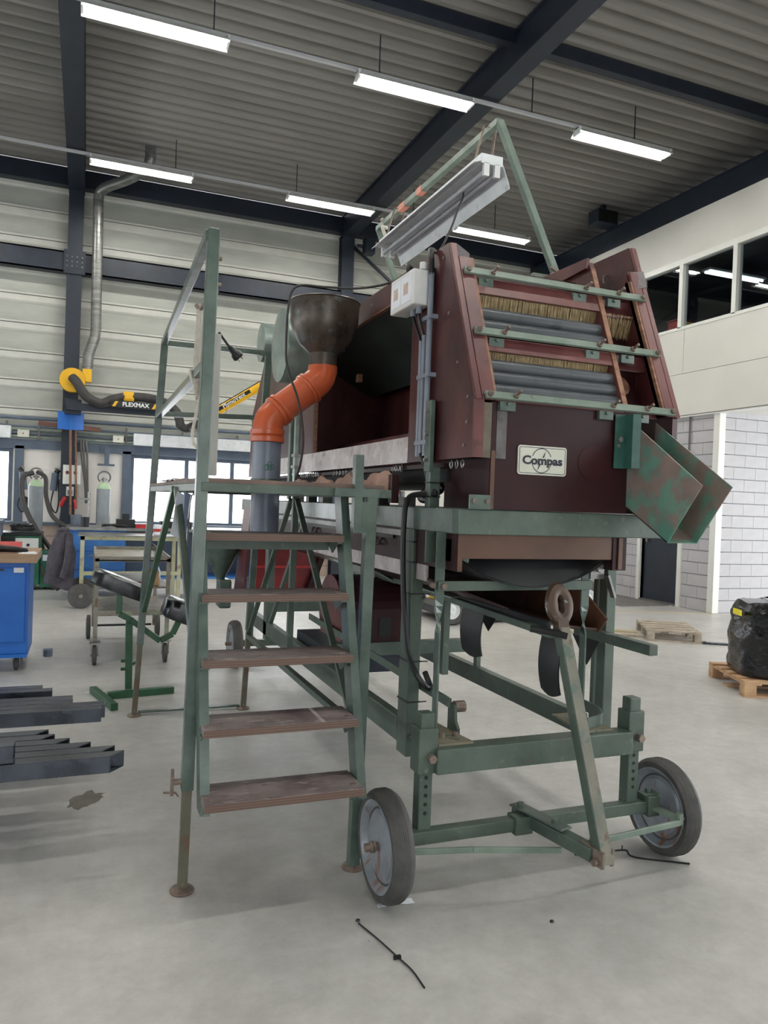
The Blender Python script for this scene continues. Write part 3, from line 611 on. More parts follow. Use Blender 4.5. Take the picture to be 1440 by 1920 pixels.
# --- drawer box under the front beam
m = MB(); m.prism([(1.385, 1.388), (2.11, 1.388), (2.11, 1.29), (1.385, 1.29)], 'y', 2.665, 2.69); m.build('drawer_board', EDGE_D, MC, bevel=.002)
bx('drawer_side', PLY_D, MC, 1.36, 1.385, 2.66, 5.9, 1.24, 1.39); bx('drawer_side', PLY_D, MC, 2.11, 2.18, 2.66, 5.9, 1.245, 1.39)
bx('drawer_edge', EDGE_D, MC, 1.363, 1.383, 2.653, 2.66, 1.24, 1.385); bx('drawer_edge', EDGE_D, MC, 2.135, 2.155, 2.653, 2.66, 1.25, 1.385)
m = MB(); g_ = []
for i in range(11):
    u = i/10; x = 1.385+.725*u; sag = math.sin(u*math.pi)**.8
    g_.append([(x, 2.69+.05*(1-v_/4), 1.29-(.12*sag)*(v_/4)-.002*math.sin(i*2.1+v_)) for v_ in range(5)]+[(x, 2.95, 1.29-.13*sag), (x, 5.8, 1.29-.1*sag)])
m.sheet(g_, .004); m.build('sagging_belt', BLACKR, MC, smooth=True)
# side boards below the frame beam (left)
bx('side_skirt', PLY_W, MC, 1.365, 1.378, 2.95, 6.6, 1.17, 1.35, bevel=.002)  # pale colour stands for daylight reflected off the skirt
bx('slide_rail', STEEL, MC, 1.352, 1.366, 3.2, 6.6, 1.352, 1.378); bx('slide_rail', BLACKR, MC, 1.35, 1.364, 3.3, 6.5, 1.335, 1.35)
for yy in (3.5, 4.05, 4.6, 5.1): 
    m = MB(); m.tube(spline([(1.355, yy-.05, 1.33), (1.34, yy-.04, 1.3), (1.34, yy+.04, 1.3), (1.355, yy+.05, 1.33)], 4), .006, 6); m.build('draw_handle', BLACKR, MC)
m = MB(); m.sheet([[(1.372, 2.9, 1.18), (1.372, 6.4, 1.18)], [(1.75, 2.9, 1.05), (1.75, 6.4, 1.05)]], .01); m.build('hopper_slope', PLY_D, MC)
# --- body: side panels
FY = lambda z: 2.61+.405*max(0, z-1.91)
X0, X1 = 1.385, 1.41
sp = MB(); sp.prism([(2.61, 1.69), (2.61, 1.91), (FY(2.6), 2.6), (3.24, 2.6), (3.24, 1.69)], 'x', X0, X1)
sp.box(X0, X1, 3.24, 4.84, 2.49, 2.6); sp.prism([(4.84, 1.81), (4.84, 2.6), (5.9, 2.66), (6.32, 2.75), (6.86, 2.25), (6.95, 1.69), (5.75, 1.69), (5.75, 1.81)], 'x', X0, X1)
sp = sp.build('side_panel', PLY, MC, label='left burgundy side panel with large rectangular opening')
bx('lower_strip', PLY_W, sp, X0-.002, X1, 3.24, 5.75, 1.69, 1.81)  # pale board, window glare painted into its colour
ed = MB(); ed.box(X0+.002, X1-.001, 4.832, 4.842, 1.81, 2.49); ed.box(X0+.002, X1-.001, 3.236, 3.246, 1.81, 2.49); ed.box(X0+.001, X1-.001, 3.24, 4.84, 2.484, 2.494); ed.build('opening_edge', EDGE, sp)
bx('top_edge', EDGE, sp, X0+.001, X1-.001, 2.89, 4.84, 2.599, 2.602)
k = MB()
for (yy, zz) in [(2.93, 2.55), (3.02, 2.42), (2.86, 2.3), (3.12, 2.12), (2.76, 2.08), (2.66, 1.93), (2.66, 1.83), (2.68, 1.74), (3.3, 2.55), (3.8, 2.55), (4.3, 2.55)]: k.cyl((X0-.004, yy, zz), (X0, yy, zz), .007, 6)
each(k, 'screw_head', STEEL, sp)
sr = MB(); sr.prism([(2.61, 1.69), (2.61, 1.91), (FY(2.75), 2.75), (6.32, 2.75), (6.86, 2.25), (6.95, 1.69)], 'x', 2.358, 2.385); sr = sr.build('side_panel', PLY, MC, label='right burgundy side panel')
bx('numbered_label', PAPER, sr, 2.356, 2.358, 3.22, 3.32, 2.63, 2.7)
text('label_number', '52', INK, sr, (2.3555, 3.27, 2.665), (0, -1, 0), (0, 0, 1), .05, .0006)
k = MB(); k.tube(spline([(2.357, 3.1, 2.66), (2.34, 3.1, 2.655), (2.335, 3.1, 2.63), (2.345, 3.1, 2.615)], 4), .004, 6); k.build('small_hook', STEEL, sr)
def slant(x0, x1, z0, z1, o0, o1):
    return MB().prism([(FY(z0)+o0, z0), (FY(z0)+o1, z0), (FY(z1)+o1, z1), (FY(z1)+o0, z1)], 'x', x0, x1)
# front strips, dividers
for (x0, x1, zt, a, b) in ((1.385, 1.411, 2.598, 'outer_strip', PLY_F), (1.413, 1.472, 2.54, 'front_strip', PLY_F), (2.31, 2.357, 2.61, 'front_strip', PLY_F), (2.359, 2.385, 2.745, 'outer_strip', PLY_F)):
    slant(x0, x1, 1.915, zt, -.02, 0).build(a, b, MC, bevel=.002)
slant(1.472, 1.482, 1.95, 2.54, -.018, .02).build('strip_edge', EDGE, MC); slant(2.3, 2.31, 1.95, 2.56, -.018, .02).build('strip_edge', EDGE, MC)
slant(1.44, 1.472, 1.95, 2.54, 0, .25).build('inner_cheek', PLY_D, MC); slant(2.3, 2.357, 1.95, 2.6, 0, .3).build('inner_cheek', PLY, MC)
dv = slant(2.102, 2.128, 1.95, 2.63, 0, .55).build('divider', PLY_F, MC); slant(2.103, 2.127, 1.95, 2.6, -.004, 0).build('divider_edge', EDGE, dv)
m = MB(); m.prism([(FY(2.63), 2.60), (FY(2.63)-.01, 2.645), (3.5, 2.655), (3.5, 2.56), (3.2, 2.585)], 'x', 2.085, 2.101); m.build('worn_rail', PLY_F, dv)
m = MB(); m.prism([(1.413, 2.6), (1.413, 2.545), (1.476, 2.545), (1.476, 2.566)], 'y', 2.872, 2.9); m.build('metal_cap', mat('dull_cap_steel', (92, 86, 88), (116, 110, 112), 9, .4, metal=.2), MC)
m = MB(); m.sheet([[(2.31, 2.885, 2.61), (2.385, 2.87, 2.62)], [(2.315, 2.84, 2.52), (2.385, 2.84, 2.54)]], .003); m.build('bent_metal_cap', MATS['dull_cap_steel'], MC)
bx('cheek_top', EDGE, MC, 2.385-.003, 2.386, FY(2.75), 6.3, 2.75, 2.753)
# cross boards, brushes, rollers
for (zb, zt) in ((2.385, 2.46), (2.128, 2.19), (1.915, 1.935)):
    slant(1.482, 2.102, zb, zt, .0, .022).build('cross_board', PLY_F, MC, bevel=.002); slant(2.128, 2.3, zb-.01, zt, .03, .05).build('cross_board', PLY, MC, bevel=.002)
def brush(zt, x0, x1, n):
    m = MB(); rnd = random.Random(int(zt*100))
    for i in range(n):
        x = x0+(x1-x0)*rnd.random(); d0 = rnd.uniform(.0, .05); fall = .075+.02*rnd.random()+.012*math.sin((x-x0)*5)
        p = V(x, FY(zt)+.02+d0, zt); q = p+V(rnd.uniform(-.006, .006), .01+.05*rnd.random(), -fall); wv = .0016
        m.add([p-V(wv, 0, 0), p+V(wv, 0, 0), q+V(.0006, 0, 0), q-V(.0006, 0, 0)], [(0, 1, 2, 3)])
    return m.build('brush_bristles', BRISTLE, MC, kind='stuff')
brush(2.395, 1.484, 2.1, 6000); brush(2.14, 1.484, 2.1, 6000); brush(2.39, 2.13, 2.3, 300)
for z in (2.385, 2.13): slant(1.484, 2.1, z-.05, z+.05, .075, .09).build('brush_back', BRISTLE, MC)
for z in (2.30, 2.245, 2.07, 2.018, 1.965):
    tb('roller', ROLLER, MC, [(1.474, FY(z)+.045, z), (2.102, FY(z)+.045, z)], .029, 20)
slant(1.472, 2.36, 1.92, 2.56, .12, .13).build('inner_backboard', PLY_D, MC)
m = MB(); m.lathe((2.2, FY(2.02)+.118, 2.06), (0, -1, .405), [(.045, 0), (.05, .003), (.045, .006)], 16); m.build('round_port', EDGE, MC)
# clamp bars with bolts and brackets
nrm = V(0, -1, .405).normalized()
for zc in (2.473, 2.203, 1.933):
    yc = FY(zc)-.03
    cbm = MB().beam((1.423, yc, zc), (2.347, yc, zc), .03, .014, up=tuple(nrm)); cbm = cbm.build('clamp_bar', GREEN_L, MC, bevel=.002)
    for x in (1.44, 1.555, 2.02, 2.195, 2.333):
        e = .012 if x in (1.44, 2.333) else .045
        k = MB(); p = V(x, yc, zc)+nrm*.006; k.cyl(p, p+nrm*e, .006 if e > .02 else .012, 8); k.cyl(p, p+nrm*.012, .012, 6); k.build('clamp_bolt', BOLT, cbm)
    for x in (1.53, 2.0, 2.185):
        m = MB(); m.box(x-.035, x+.035, yc+.008, yc+.028, zc-.055, zc-.018); m.cyl((x, yc, zc-.028), (x, yc+.01, zc-.028), .008, 6); m.build('clamp_bracket', GREEN_G, cbm, bevel=.002)
# front sign panel and lower box
fp = bx('front_panel', PLY_D, MC, 1.488, 2.135, 2.615, 2.64, 1.49, 1.915, label='dark burgundy front panel carrying the sign')
m = MB(); m.lathe((1.95, 2.6145, 1.697), (0, -1, 0), [(.001, .0), (.07, 0), (.07, .0015), (.001, .0015)], 32); o = m.build('hatch_disc', mat('dull_red_disc', (50, 18, 21), (56, 21, 24), 5, .42, spec=.25), fp)
bx('box_side', PLY_D, MC, 1.462, 1.488, 2.61, 3.0, 1.49, 1.91); bx('box_edge', EDGE_D, MC, 1.468, 1.486, 2.606, 2.612, 1.49, 1.72)
bx('metal_strip', mat('brown_metal_strip', (84, 76, 64), (108, 98, 84), 9, .4, metal=.2), MC, 1.428, 1.462, 2.603, 2.612, 1.69, 1.905); bx('metal_strip', mat('tarnished_strip', (72, 68, 68), (104, 100, 100), 14, .4, metal=.3), MC, 1.49, 1.535, 2.61, 2.616, 1.69, 1.9)
bx('panel_edge', PLY_F, MC, 1.384, 1.426, 2.6, 2.612, 1.69, 1.915)
bx('right_box', PLY_D, MC, 2.3, 2.385, 2.62, 3.0, 1.49, 1.7)
m = MB(); m.box(1.4, 1.6, 2.645, 2.66, 1.487, 1.5); m.box(1.4, 1.6, 2.64, 2.646, 1.487, 1.56); ab = None
ab = bx('angle_bracket', GREEN_G, MC, 1.375, 1.47, 2.598, 2.606, 1.488, 1.545, bevel=.002); k = MB(); k.cyl((1.395, 2.59, 1.52), (1.395, 2.6, 1.52), .01, 6); k.cyl((1.452, 2.59, 1.52), (1.452, 2.6, 1.52), .01, 6); each(k, 'bracket_bolt', BOLT, ab)
sg = MB(); W_, H_ = .1145, .0585; cx, cz = 1.7055, 1.692; rr = .012
def rrect(w_, h_, r_, n=5):
    out = []
    for (sx, sz, a0) in ((1, 1, 0), (-1, 1, 90), (-1, -1, 180), (1, -1, 270)):
        for q in range(n+1):
            a = math.radians(a0+90*q/n); out.append((cx+sx*(w_-r_)+math.cos(a)*r_, cz+sz*(h_-r_)+math.sin(a)*r_))
    return out
sg.prism(rrect(W_, H_, rr), 'y', 2.610, 2.615); sg = sg.build('sign_plate', SIGNB, MC, label='cream sign plate reading Compas')
def frame_(w_, h_, r_, t, name, y=2.6092):
    a, b = rrect(w_, h_, r_), rrect(w_-t, h_-t, max(.001, r_-t)); n = len(a); m = MB()
    m.add([(p[0], y, p[1]) for p in a]+[(p[0], y, p[1]) for p in b], [(i, (i+1) % n, n+(i+1) % n, n+i) for i in range(n)]); return m.build(name, INK, sg)
frame_(W_-.006, H_-.006, .008, .0022, 'sign_border')
m = MB(); n = 56
for (a0, a1) in ((20, 160), (200, 340)):
    K = 24; vs = []
    for q in range(K+1):
        a = math.radians(a0+(a1-a0)*q/K)
        for s_ in (.0, .0032): vs.append((cx-.004+math.cos(a)*(.0475-s_), 2.6092, cz+math.sin(a)*(.0505-s_)))
    m.add(vs, [(2*q, 2*q+2, 2*q+3, 2*q+1) for q in range(K)])
for s_ in (1, -1):
    m.add([(cx-.004+s_*.002, 2.609, cz+s_*.012), (cx-.004+s_*.011, 2.609, cz+s_*.013), (cx-.004+s_*.019, 2.609, cz+s_*.041)], [(0, 1, 2)])
m.build('sign_emblem', INK, sg)
text('sign_lettering', 'Compas', INK, sg, (cx, 2.6085, cz-.001), (1, 0, 0), (0, 0, 1), .047, .0004, bold=.0016, sx=1.2)
# chute on the right front
ch = MB(); ch.prism([(2.6, 1.88), (2.19, 1.607), (2.36, 1.382), (2.634, 1.53), (2.634, 1.88)], 'x', 2.13, 2.134); ch.prism([(2.62, 1.886), (2.19, 1.607), (2.36, 1.382), (2.634, 1.53)], 'x', 2.276, 2.28)
ch = ch.build('discharge_chute', CHUTE, MC, label='chipped teal and rust discharge chute'); m = MB(); m.sheet([[(2.13, 2.36, 1.384), (2.28, 2.36, 1.384)], [(2.13, 2.64, 1.535), (2.28, 2.64, 1.535)]], .004); m.build('chute_floor', CHUTE, ch)
m = MB(); m.box(2.05, 2.098, 2.6, 2.605, 1.68, 1.905); m.box(2.098, 2.103, 2.55, 2.605, 1.68, 1.905); m.prism([(2.098, 2.55), (2.128, 2.535), (2.132, 2.54), (2.103, 2.555)], 'z', 1.68, 1.905); m.build('chute_bracket', mat('dark_teal_paint', (40, 78, 70), (56, 98, 88), 8, .4), ch)
k = MB(); k.cyl((2.07, 2.585, 1.8), (2.07, 2.6, 1.8), .012, 6); k.box(2.062, 2.078, 2.599, 2.6005, 1.768, 1.782); k.build('chute_bolt', STEEL, ch)
# interior seen through the side opening
m = MB(); m.sheet([[(1.415, 3.05, 2.56), (1.415, 5.4, 2.56)], [(1.95, 3.05, 2.28), (1.95, 5.4, 2.28)]], .01); m.build('sloped_sheet', mat('dark_green_sheet', (52, 62, 60), (66, 76, 72), 4, .5), MC)
bx('inner_wall', PLY_F, MC, 2.05, 2.07, 3.2, 6.4, 1.6, 2.58); bx('inner_sill', PLY_F, MC, 1.7, 1.72, 3.2, 5.6, 1.7, 1.9); bx('end_wall', PLY_F, MC, 1.41, 2.36, 5.3, 5.32, 1.7, 2.6)
bx('top_cover', PLY_D, MC, 1.41, 2.358, 3.3, 6.3, 2.565, 2.58); bx('tray_floor', PLY_D, MC, 1.41, 2.358, 2.9, 6.3, 1.66, 1.68)
bx('small_block', EDGE, MC, 1.6, 1.63, 4.6, 4.64, 2.27, 2.32)
# spring hooks beneath the side panel
m = MB()
for yy in [3.35+.035*i for i in range(4)]+[2.72+.05*i for i in range(3)]+[4.0+.06*i for i in range(8)]+[4.75+.05*i for i in range(14)]:
    m.tube([(1.4+.004*random.random(), yy+math.cos(a)*.012, 1.668+math.sin(a)*.016) for a in [q*math.pi/5 for q in range(2, 12)]], .0035, 5)
m.build('spring_hooks', STEEL, MC, kind='stuff')
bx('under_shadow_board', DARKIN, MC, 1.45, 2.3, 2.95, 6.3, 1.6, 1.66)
m = MB(); poly = [(3.24, 1.5)]; 
N_ = 40
top = [(3.24+1.9*i/N_, 1.63-.02*(i/N_)+.018*math.sin(i*.62)+.01*math.sin(i*1.7)) for i in range(N_+1)]
m.prism([(3.24, 1.535)]+top+[(5.14, 1.535)], 'x', 1.29, 1.31); m.build('wavy_guard_board', mat('rubbed_brown_board', (146, 108, 92), (176, 140, 122), 6, .6, wear=(112, 76, 64), wscale=9, wlo=.56, whi=.68), MC); bx('board_end', PLY_D, MC, 1.295, 1.33, 3.2, 3.24, 1.5, 1.63)
# bolted upright on the left beam
ub = bx('bolted_upright', GREEN_G, MC, 1.352, 1.372, 2.93, 2.985, 1.64, 1.945, bevel=.002); k = MB()
for zz in (1.9, 1.8, 1.69): k.cyl((1.338, 2.957, zz), (1.352, 2.957, zz), .009, 6)
each(k, 'upright_bolt', STEEL, ub); bx('upright_foot', GREEN_G, MC, 1.36, 1.41, 2.935, 2.98, 1.487, 1.66, bevel=.003); bx('upright_foot_strap', BLACKR, MC, 1.358, 1.412, 2.933, 2.982, 1.53, 1.536); bx('upright_foot_strap', BLACKR, MC, 1.358, 1.412, 2.933, 2.982, 1.59, 1.596)
# switch box, conduits, cables
jb = MB(); jb.box(1.285, 1.375, 3.02, 3.28, 2.365, 2.52); jb = jb.build('switch_box', WHITEP, MC, bevel=.008, label='white plastic switch box with two printed labels')
for y0 in (3.04, 3.155): bx('printed_label', PAPER, jb, 1.2835, 1.2855, y0, y0+.105, 2.385, 2.5); bx('label_picture', mat('faded_print', (176, 140, 120), (206, 188, 176), 20, .6) if y0 < 3.1 else MATS['faded_print'], jb, 1.2825, 1.2837, y0+.03, y0+.08, 2.42, 2.47)
bx('box_backplate', BLACKR, jb, 1.375, 1.384, 3.01, 3.27, 2.37, 2.53)
for (y0, zb, zt) in ((3.06, 2.335, 2.365), (3.12, 2.335, 2.365)): MB().cyl((1.335, y0, zb), (1.335, y0, zt), .014, 10).build('cable_gland', CONDUIT, jb)
MB().cyl((1.335, 3.03, 2.52), (1.335, 3.03, 2.55), .016, 10).build('cable_gland', WHITEP, jb)
for (yy, z1) in ((3.0, 2.5), (3.045, 2.24), (3.075, 2.22)): tb('conduit_pipe', CONDUIT, MC, [(1.362, yy, 1.71), (1.362, yy, z1)], .013)
for zz in (1.76, 2.05, 2.3): bx('conduit_clip', CONDUIT, MC, 1.348, 1.385, 2.965, 3.09, zz, zz+.018)
tb('control_cable', BLACKR, MC, spline([(1.335, 3.06, 2.335), (1.34, 3.055, 2.3), (1.36, 3.047, 2.23)], 4), .007, 8); tb('control_cable', BLACKR, MC, spline([(1.335, 3.12, 2.335), (1.34, 3.1, 2.29), (1.36, 3.077, 2.21)], 4), .007, 8)
tb('control_cable', BLACKR, MC, spline([(1.362, 3.0, 2.49), (1.36, 3.0, 2.56), (1.37, 3.03, 2.61), (1.42, 3.06, 2.6)], 5), .013, 8); tb('control_cable', BLACKR, MC, spline([(1.335, 3.2, 2.52), (1.335, 3.2, 2.57), (1.345, 3.23, 2.595), (1.4, 3.24, 2.57)], 5), .009, 8)
tb('loom_cable', BLACKR, MC, spline([(1.362, 3.04, 1.72), (1.37, 3.0, 1.66), (1.38, 2.97, 1.58), (1.385, 2.93, 1.545), (1.36, 2.99, 1.545), (1.325, 3.08, 1.52), (1.318, 3.1, 1.4), (1.318, 3.09, 1.2), (1.325, 3.07, 1.0), (1.33, 3.03, .85), (1.355, 2.98, .76), (1.4, 2.97, .705), (1.43, 3.0, .7), (1.43, 3.06, .75)], 6), .013, 8)
m = MB()
for q in range(4): m.tube([(1.47+.02*q, 3.2+math.cos(a)*.08, 1.535+.02*q+math.sin(a)*.02) for a in [i*math.pi/8 for i in range(17)]], .014, 6)
m.build('coiled_hose', BLACKR, MC, smooth=True)
# --- funnel with orange waste pipe
FX, FYY = 1.155, 3.9
wp = MB(); wp.lathe((FX, FYY, 2.21), (0, 0, 1), [(.074, 0), (.074, .07), (.08, .075), (.098, .09), (.125, .115), (.15, .15), (.17, .195), (.181, .24), (.185, .335), (.19, .34), (.186, .345), (.18, .34), (.174, .24), (.16, .195), (.12, .13), (.07, .09), (.06, .0)], 32)
wp = wp.build('waste_pipe', FUNNEL, MC, smooth=True, label='dark iron funnel feeding an orange drain pipe')
pa, pb = V(FX, FYY, 2.09), V(.868, FYY, 1.84)
pp = [(FX, FYY, 2.215), (FX, FYY, 2.19)]+spline([(FX, FYY, 2.19), (FX-.014, FYY, 2.145), (FX-.055, FYY, 2.105)], 5)[1:]+[(.905, FYY, 1.945)]+spline([(.905, FYY, 1.945), (.878, FYY, 1.91), (.868, FYY, 1.86)], 5)[1:]+[(.868, FYY, 1.79)]
tb('orange_pipe', ORANGE, wp, pp, .078, 24)
def collar(p, d, r, L):
    p, d = V(p), V(d).normalized(); MB().lathe(p, d, [(r, 0), (r+.008, .004), (r+.008, L*.4), (r+.002, L*.5), (r+.008, L*.6), (r+.008, L-.004), (r, L)], 24).build('pipe_collar', ORANGE, wp, smooth=True)
dd = V(.905, 0, 1.945)-V(FX-.055, 0, 2.105)
collar(V(FX-.06, FYY, 2.101), dd, .079, .04); collar(V(.945, FYY, 1.978), dd, .079, .05); collar((.868, FYY, 1.86), (0, 0, -1), .08, .07)
tb('grey_pipe', PVC, wp, [(.868, FYY, 1.81), (.868, FYY, 1.3)], .074, 24)
m = MB(); m.lathe((.868, FYY, 1.571), (0, 0, 1), [(.076, 0), (.11, 0), (.11, .008), (.08, .01), (.08, .03), (.076, .03)], 20); m.build('pipe_flange', GREEN, wp)
m = MB()
for (dx, dz) in ((0, 0), (.015, 0), (-.015, 0), (0, .016)): m.tube([(.868+dx+math.cos(a)*.011, 3.8255, 1.66+dz+math.sin(a)*.014) for a in [i*math.pi/6 for i in range(13)]], .0015, 4)
m.build('printed_mark', HOSEG, wp)
tb('supply_cord', HOSE, MC, spline([(1.78, 3.6, 3.08), (1.7, 3.55, 2.9), (1.61, 3.55, 2.75), (1.42, 3.55, 2.62), (1.25, 3.6, 2.57), (1.1, 3.72, 2.585), (.96, 3.74, 2.575), (.92, 3.745, 2.48), (.915, 3.75, 2.25), (.93, 3.74, 2.14), (.985, 3.74, 2.0), (1.02, 3.75, 1.82), (1.01, 3.75, 1.68), (.99, 3.76, 1.6)], 6), .006, 7)
tb('supply_cord', HOSE, MC, spline([(1.78, 3.6, 3.08), (1.83, 3.66, 3.15), (1.86, 3.72, 3.23)], 6), .005, 7)
# --- galvanised guard drum and rear parts
dm = MB().lathe((1.09, 4.65, 2.455), (1, 0, 0), [(.001, .0), (.2, .0), (.226, .004), (.228, .012), (.226, .26), (.001, .262)], 40); dm = dm.build('guard_drum', ZINC, MC, smooth=True)
MB().cyl((1.3, 4.65, 2.4), (1.385, 4.65, 2.4), .05, 14).build('drum_shaft', BLACKR, dm)
m = MB(); m.lathe((1.3, 6.2, 2.78), (1, 0, 0), [(.001, 0), (.16, 0), (.16, .08), (.001, .08)], 24); m.build('rear_guard', ZINC, MC, smooth=True)
bx('motor', BLACKR, MC, 1.335, 1.385, 4.2, 4.4, 2.36, 2.48, bevel=.01)
for yy, m_ in ((5.35, GREEN_L), (5.2, ZINC)): bx('side_rail', m_, MC, 1.36, 1.384, yy, yy+.05, 1.5, 2.2)
k = MB()
for zz in (1.72, 1.8): k.box(1.345, 1.385, 5.15, 5.25, zz, zz+.02)
each(k, 'rail_clamp', STEEL, MC)
m = MB(); m.sheet([[(1.36, 6.6, 1.45), (1.36, 6.9, 1.45)], [(1.3, 6.55, .62), (1.3, 6.98, .62)]], .025); m.build('rear_side_board', PLY_F, MC)
bx('red_hopper_panel', REDD, MC, 1.38, 1.95, 6.45, 6.47, .66, 1.15); m = MB(); m.prism([(1.95, 1.06), (2.0, 1.06), (1.86, .66), (1.8, .66)], 'y', 6.4, 6.6); m.build('hopper_end_board', PLY_D, MC)
bx('red_hopper_panel', REDP, MC, 1.38, 1.9, 6.44, 6.45, .9, .92); bx('grey_gearbox', GREEN_G, MC, 1.13, 1.24, 6.8, 7.0, .5, .76, bevel=.02)
cn = MB(); cn.lathe((1.16, 6.95, .74), (0, 0, 1), [(.03, 0), (.17, .3), (.172, .31), (.16, .31), (.02, .02)], 24); cn = cn.build('side_funnel', GREEN_G, MC, smooth=True); MB().lathe((1.16, 6.95, 1.04), (0, 0, 1), [(.17, 0), (.178, .005), (.178, .022), (.17, .026), (.162, .02), (.162, .005)], 24, close=True).build('funnel_rim', PAPER, cn, smooth=True)
# drum motor housing under the machine
m = MB(); yc, zc, rr = 4.52, .80, .24
arc = [(yc+math.cos(math.radians(a))*rr, zc+math.sin(math.radians(a))*rr) for a in range(0, 181, 12)]
m.prism(arc+[(yc-rr, .655), (yc+rr-.06, .655)], 'x', 1.44, 1.46); mh = m.build('motor_housing', PLY_F, MC, label='rounded burgundy motor housing')
m = MB(); m.prism(arc+[(yc-rr, .655), (yc+rr-.06, .655)], 'x', 1.46, 1.86); m.build('housing_shell', PLY_D, mh)
for x in (1.56, 1.68): bx('vent_slot', DARKIN, mh, x, x+.08, yc-rr-.004, yc-rr+.002, .68, .8)
bx('dark_tank', NAVY, MC, 1.42, 1.95, 4.4, 5.2, .44, .58)
m = MB(); m.sheet([[(1.4, 4.2, 1.2), (1.4, 5.0, 1.2)], [(1.75, 4.2, 1.02), (1.75, 5.0, 1.02)]], .01); m.build('sloped_tray', ZINC, MC)
bx('conveyor_leg', GREEN, MC, 1.98, 2.02, 4.0, 4.04, .5, 1.0)
k = MB(); k.cyl((1.62, 4.25, 1.05), (1.62, 4.25, 1.17), .015, 8); k.box(1.59, 1.65, 4.23, 4.27, 1.1, 1.13); k.build('brass_valve', BOLT, MC)
# things between frame and body (adjusters)
for i in range(7):
    yy = 3.3+.33*i; k = MB(); k.box(1.4, 1.46, yy, yy+.07, 1.487, 1.53); k.cyl((1.43, yy+.1, 1.487), (1.43, yy+.1, 1.56), .015, 8); k.build('adjuster', BLACKR if i % 2 else STEEL, MC)
m = MB(); m.box(2.2, 2.3, 3.6, 3.7, 1.52, 1.6); m.build('red_switch', REDP, MC)
# --- gantry
GX = 1.93
ga = bm('gantry_pole', GREEN_L, MC, (GX-.03, 3.42, 3.46), (GX-.03, 5.15, 3.47), .035, .035, bevel=.003); bm('gantry_pole', GREEN_L, MC, (GX-.03, 3.42, 3.46), (2.28, 3.42, 2.72), .035, .035, up=(0, 1, 0), bevel=.003); bm('gantry_pole', GREEN_L, MC, (GX-.03, 5.13, 3.46), (2.28, 5.13, 2.55), .035, .035, up=(0, 1, 0), bevel=.003)
bm('gantry_brace', GREEN_L, MC, (2.14, 3.42, 2.7), (2.14, 3.42, 2.55), .03, .03); bm('gantry_brace', GREEN_L, MC, (2.125, 3.42, 2.71), (2.3, 3.42, 2.71), .03, .03)
k = MB(); k.cyl((2.24, 3.36, 2.73), (2.24, 3.42, 2.73), .008, 6); k.beam((2.2, 3.36, 2.75), (2.27, 3.36, 2.72), .012, .012); k.build('wing_screw', BOLT, MC)
for (a, b) in ((4.35, 4.42), (4.62, 4.72)): bx('orange_tape', mat('faded_red_tape', (190, 120, 100), None, 5, .5) if a < 4.5 else MATS['faded_red_tape'], MC, GX-.049, GX-.011, a, b, 3.445, 3.485)

# ---- hanging old fluorescent fixture
fx = thing('hanging_fixture', 'old unlit white fluorescent fixture hanging tilted above the machine', 'lamp', (1.86, 4.05, 3.2))
Y0, Y1 = 3.42, 4.86
bx('fixture_body', WHITEL, fx, 1.805, 1.93, Y0, Y1, 3.235, 3.285, bevel=.003)
for (x, dx, dz) in ((1.805, -.05, .018), (1.93, .045, .105)):
    m = MB(); m.sheet([[(x, Y0, 3.245), (x, Y1, 3.245)], [(x+dx*.85, Y0, 3.245-dz*.85), (x+dx*.85, Y1, 3.245-dz*.85)], [(x+dx, Y0, 3.245-dz-.006), (x+dx, Y1, 3.245-dz-.006)]], .003); m.build('reflector_wing', WHITEL, fx)
for x in (1.838, 1.9):
    tb('fluorescent_tube', GREYT, fx, [(x, Y0+.02, 3.2), (x, Y1-.02, 3.2)], .014, 12)
    for yy in (Y0, Y1-.02): bx('tube_holder', WHITEP, fx, x-.015, x+.015, yy, yy+.02, 3.175, 3.24)
for yy in (3.52, 4.75):
    m = MB(); m.tube([(1.82, yy, 3.285), (1.865, yy, 3.47), (1.895, yy, 3.49), (1.935, yy, 3.47), (1.915, yy, 3.285)], .006, 6); m.build('wire_hanger', BOLT, fx)
tb('binding_cord', ROPE, fx, spline([(1.87, 5.0, 3.49), (1.92, 5.02, 3.44), (1.87, 4.98, 3.43), (1.86, 4.9, 3.35), (1.865, 4.85, 3.285)], 5), .012, 8)

# ================================================================== access platform with steps
PF = thing('access_platform', 'green steel step platform with worn wooden treads and handrail in front of the machine', 'platform', (.75, 4.1, 0))
def post(p, q, w_, zsplit=None, foot=True):
    p, q = V(p), V(q); m = MB()
    o = MB().beam(p if zsplit is None else p.lerp(q, zsplit), q, w_, w_, up=(0, 1, 0)).build('post', GREEN_G, PF, bevel=.003)
    if zsplit is not None: MB().beam(p, p.lerp(q, zsplit+.02), w_*.78, w_*.78, up=(0, 1, 0)).build('telescopic_leg', mat('rusty_leg', (84, 82, 68), (104, 100, 84), 6, .5, wear=(98, 70, 52), wscale=9, wlo=.56, whi=.66) if 'rusty_leg' not in MATS else MATS['rusty_leg'], o, bevel=.002)
    if foot: MB().lathe((p.x, p.y, 0), (0, 0, 1), [(.045, 0), (.047, .006), (.04, .014), (.018, .02), (.018, .04)], 20).build('foot_plate', BOLT, o, smooth=True)
    return o
FL = post((.382, 2.915, .0), (.418, 2.915, 2.505), .045, .155)
FR = post((1.062, 2.9, 0), (1.083, 2.9, 1.555), .045)
BLp = post((.345, 5.34, 0), (.465, 5.34, 2.54), .045, .19); BRp = post((1.082, 5.34, 0), (1.178, 5.34, 2.545), .045, .22)
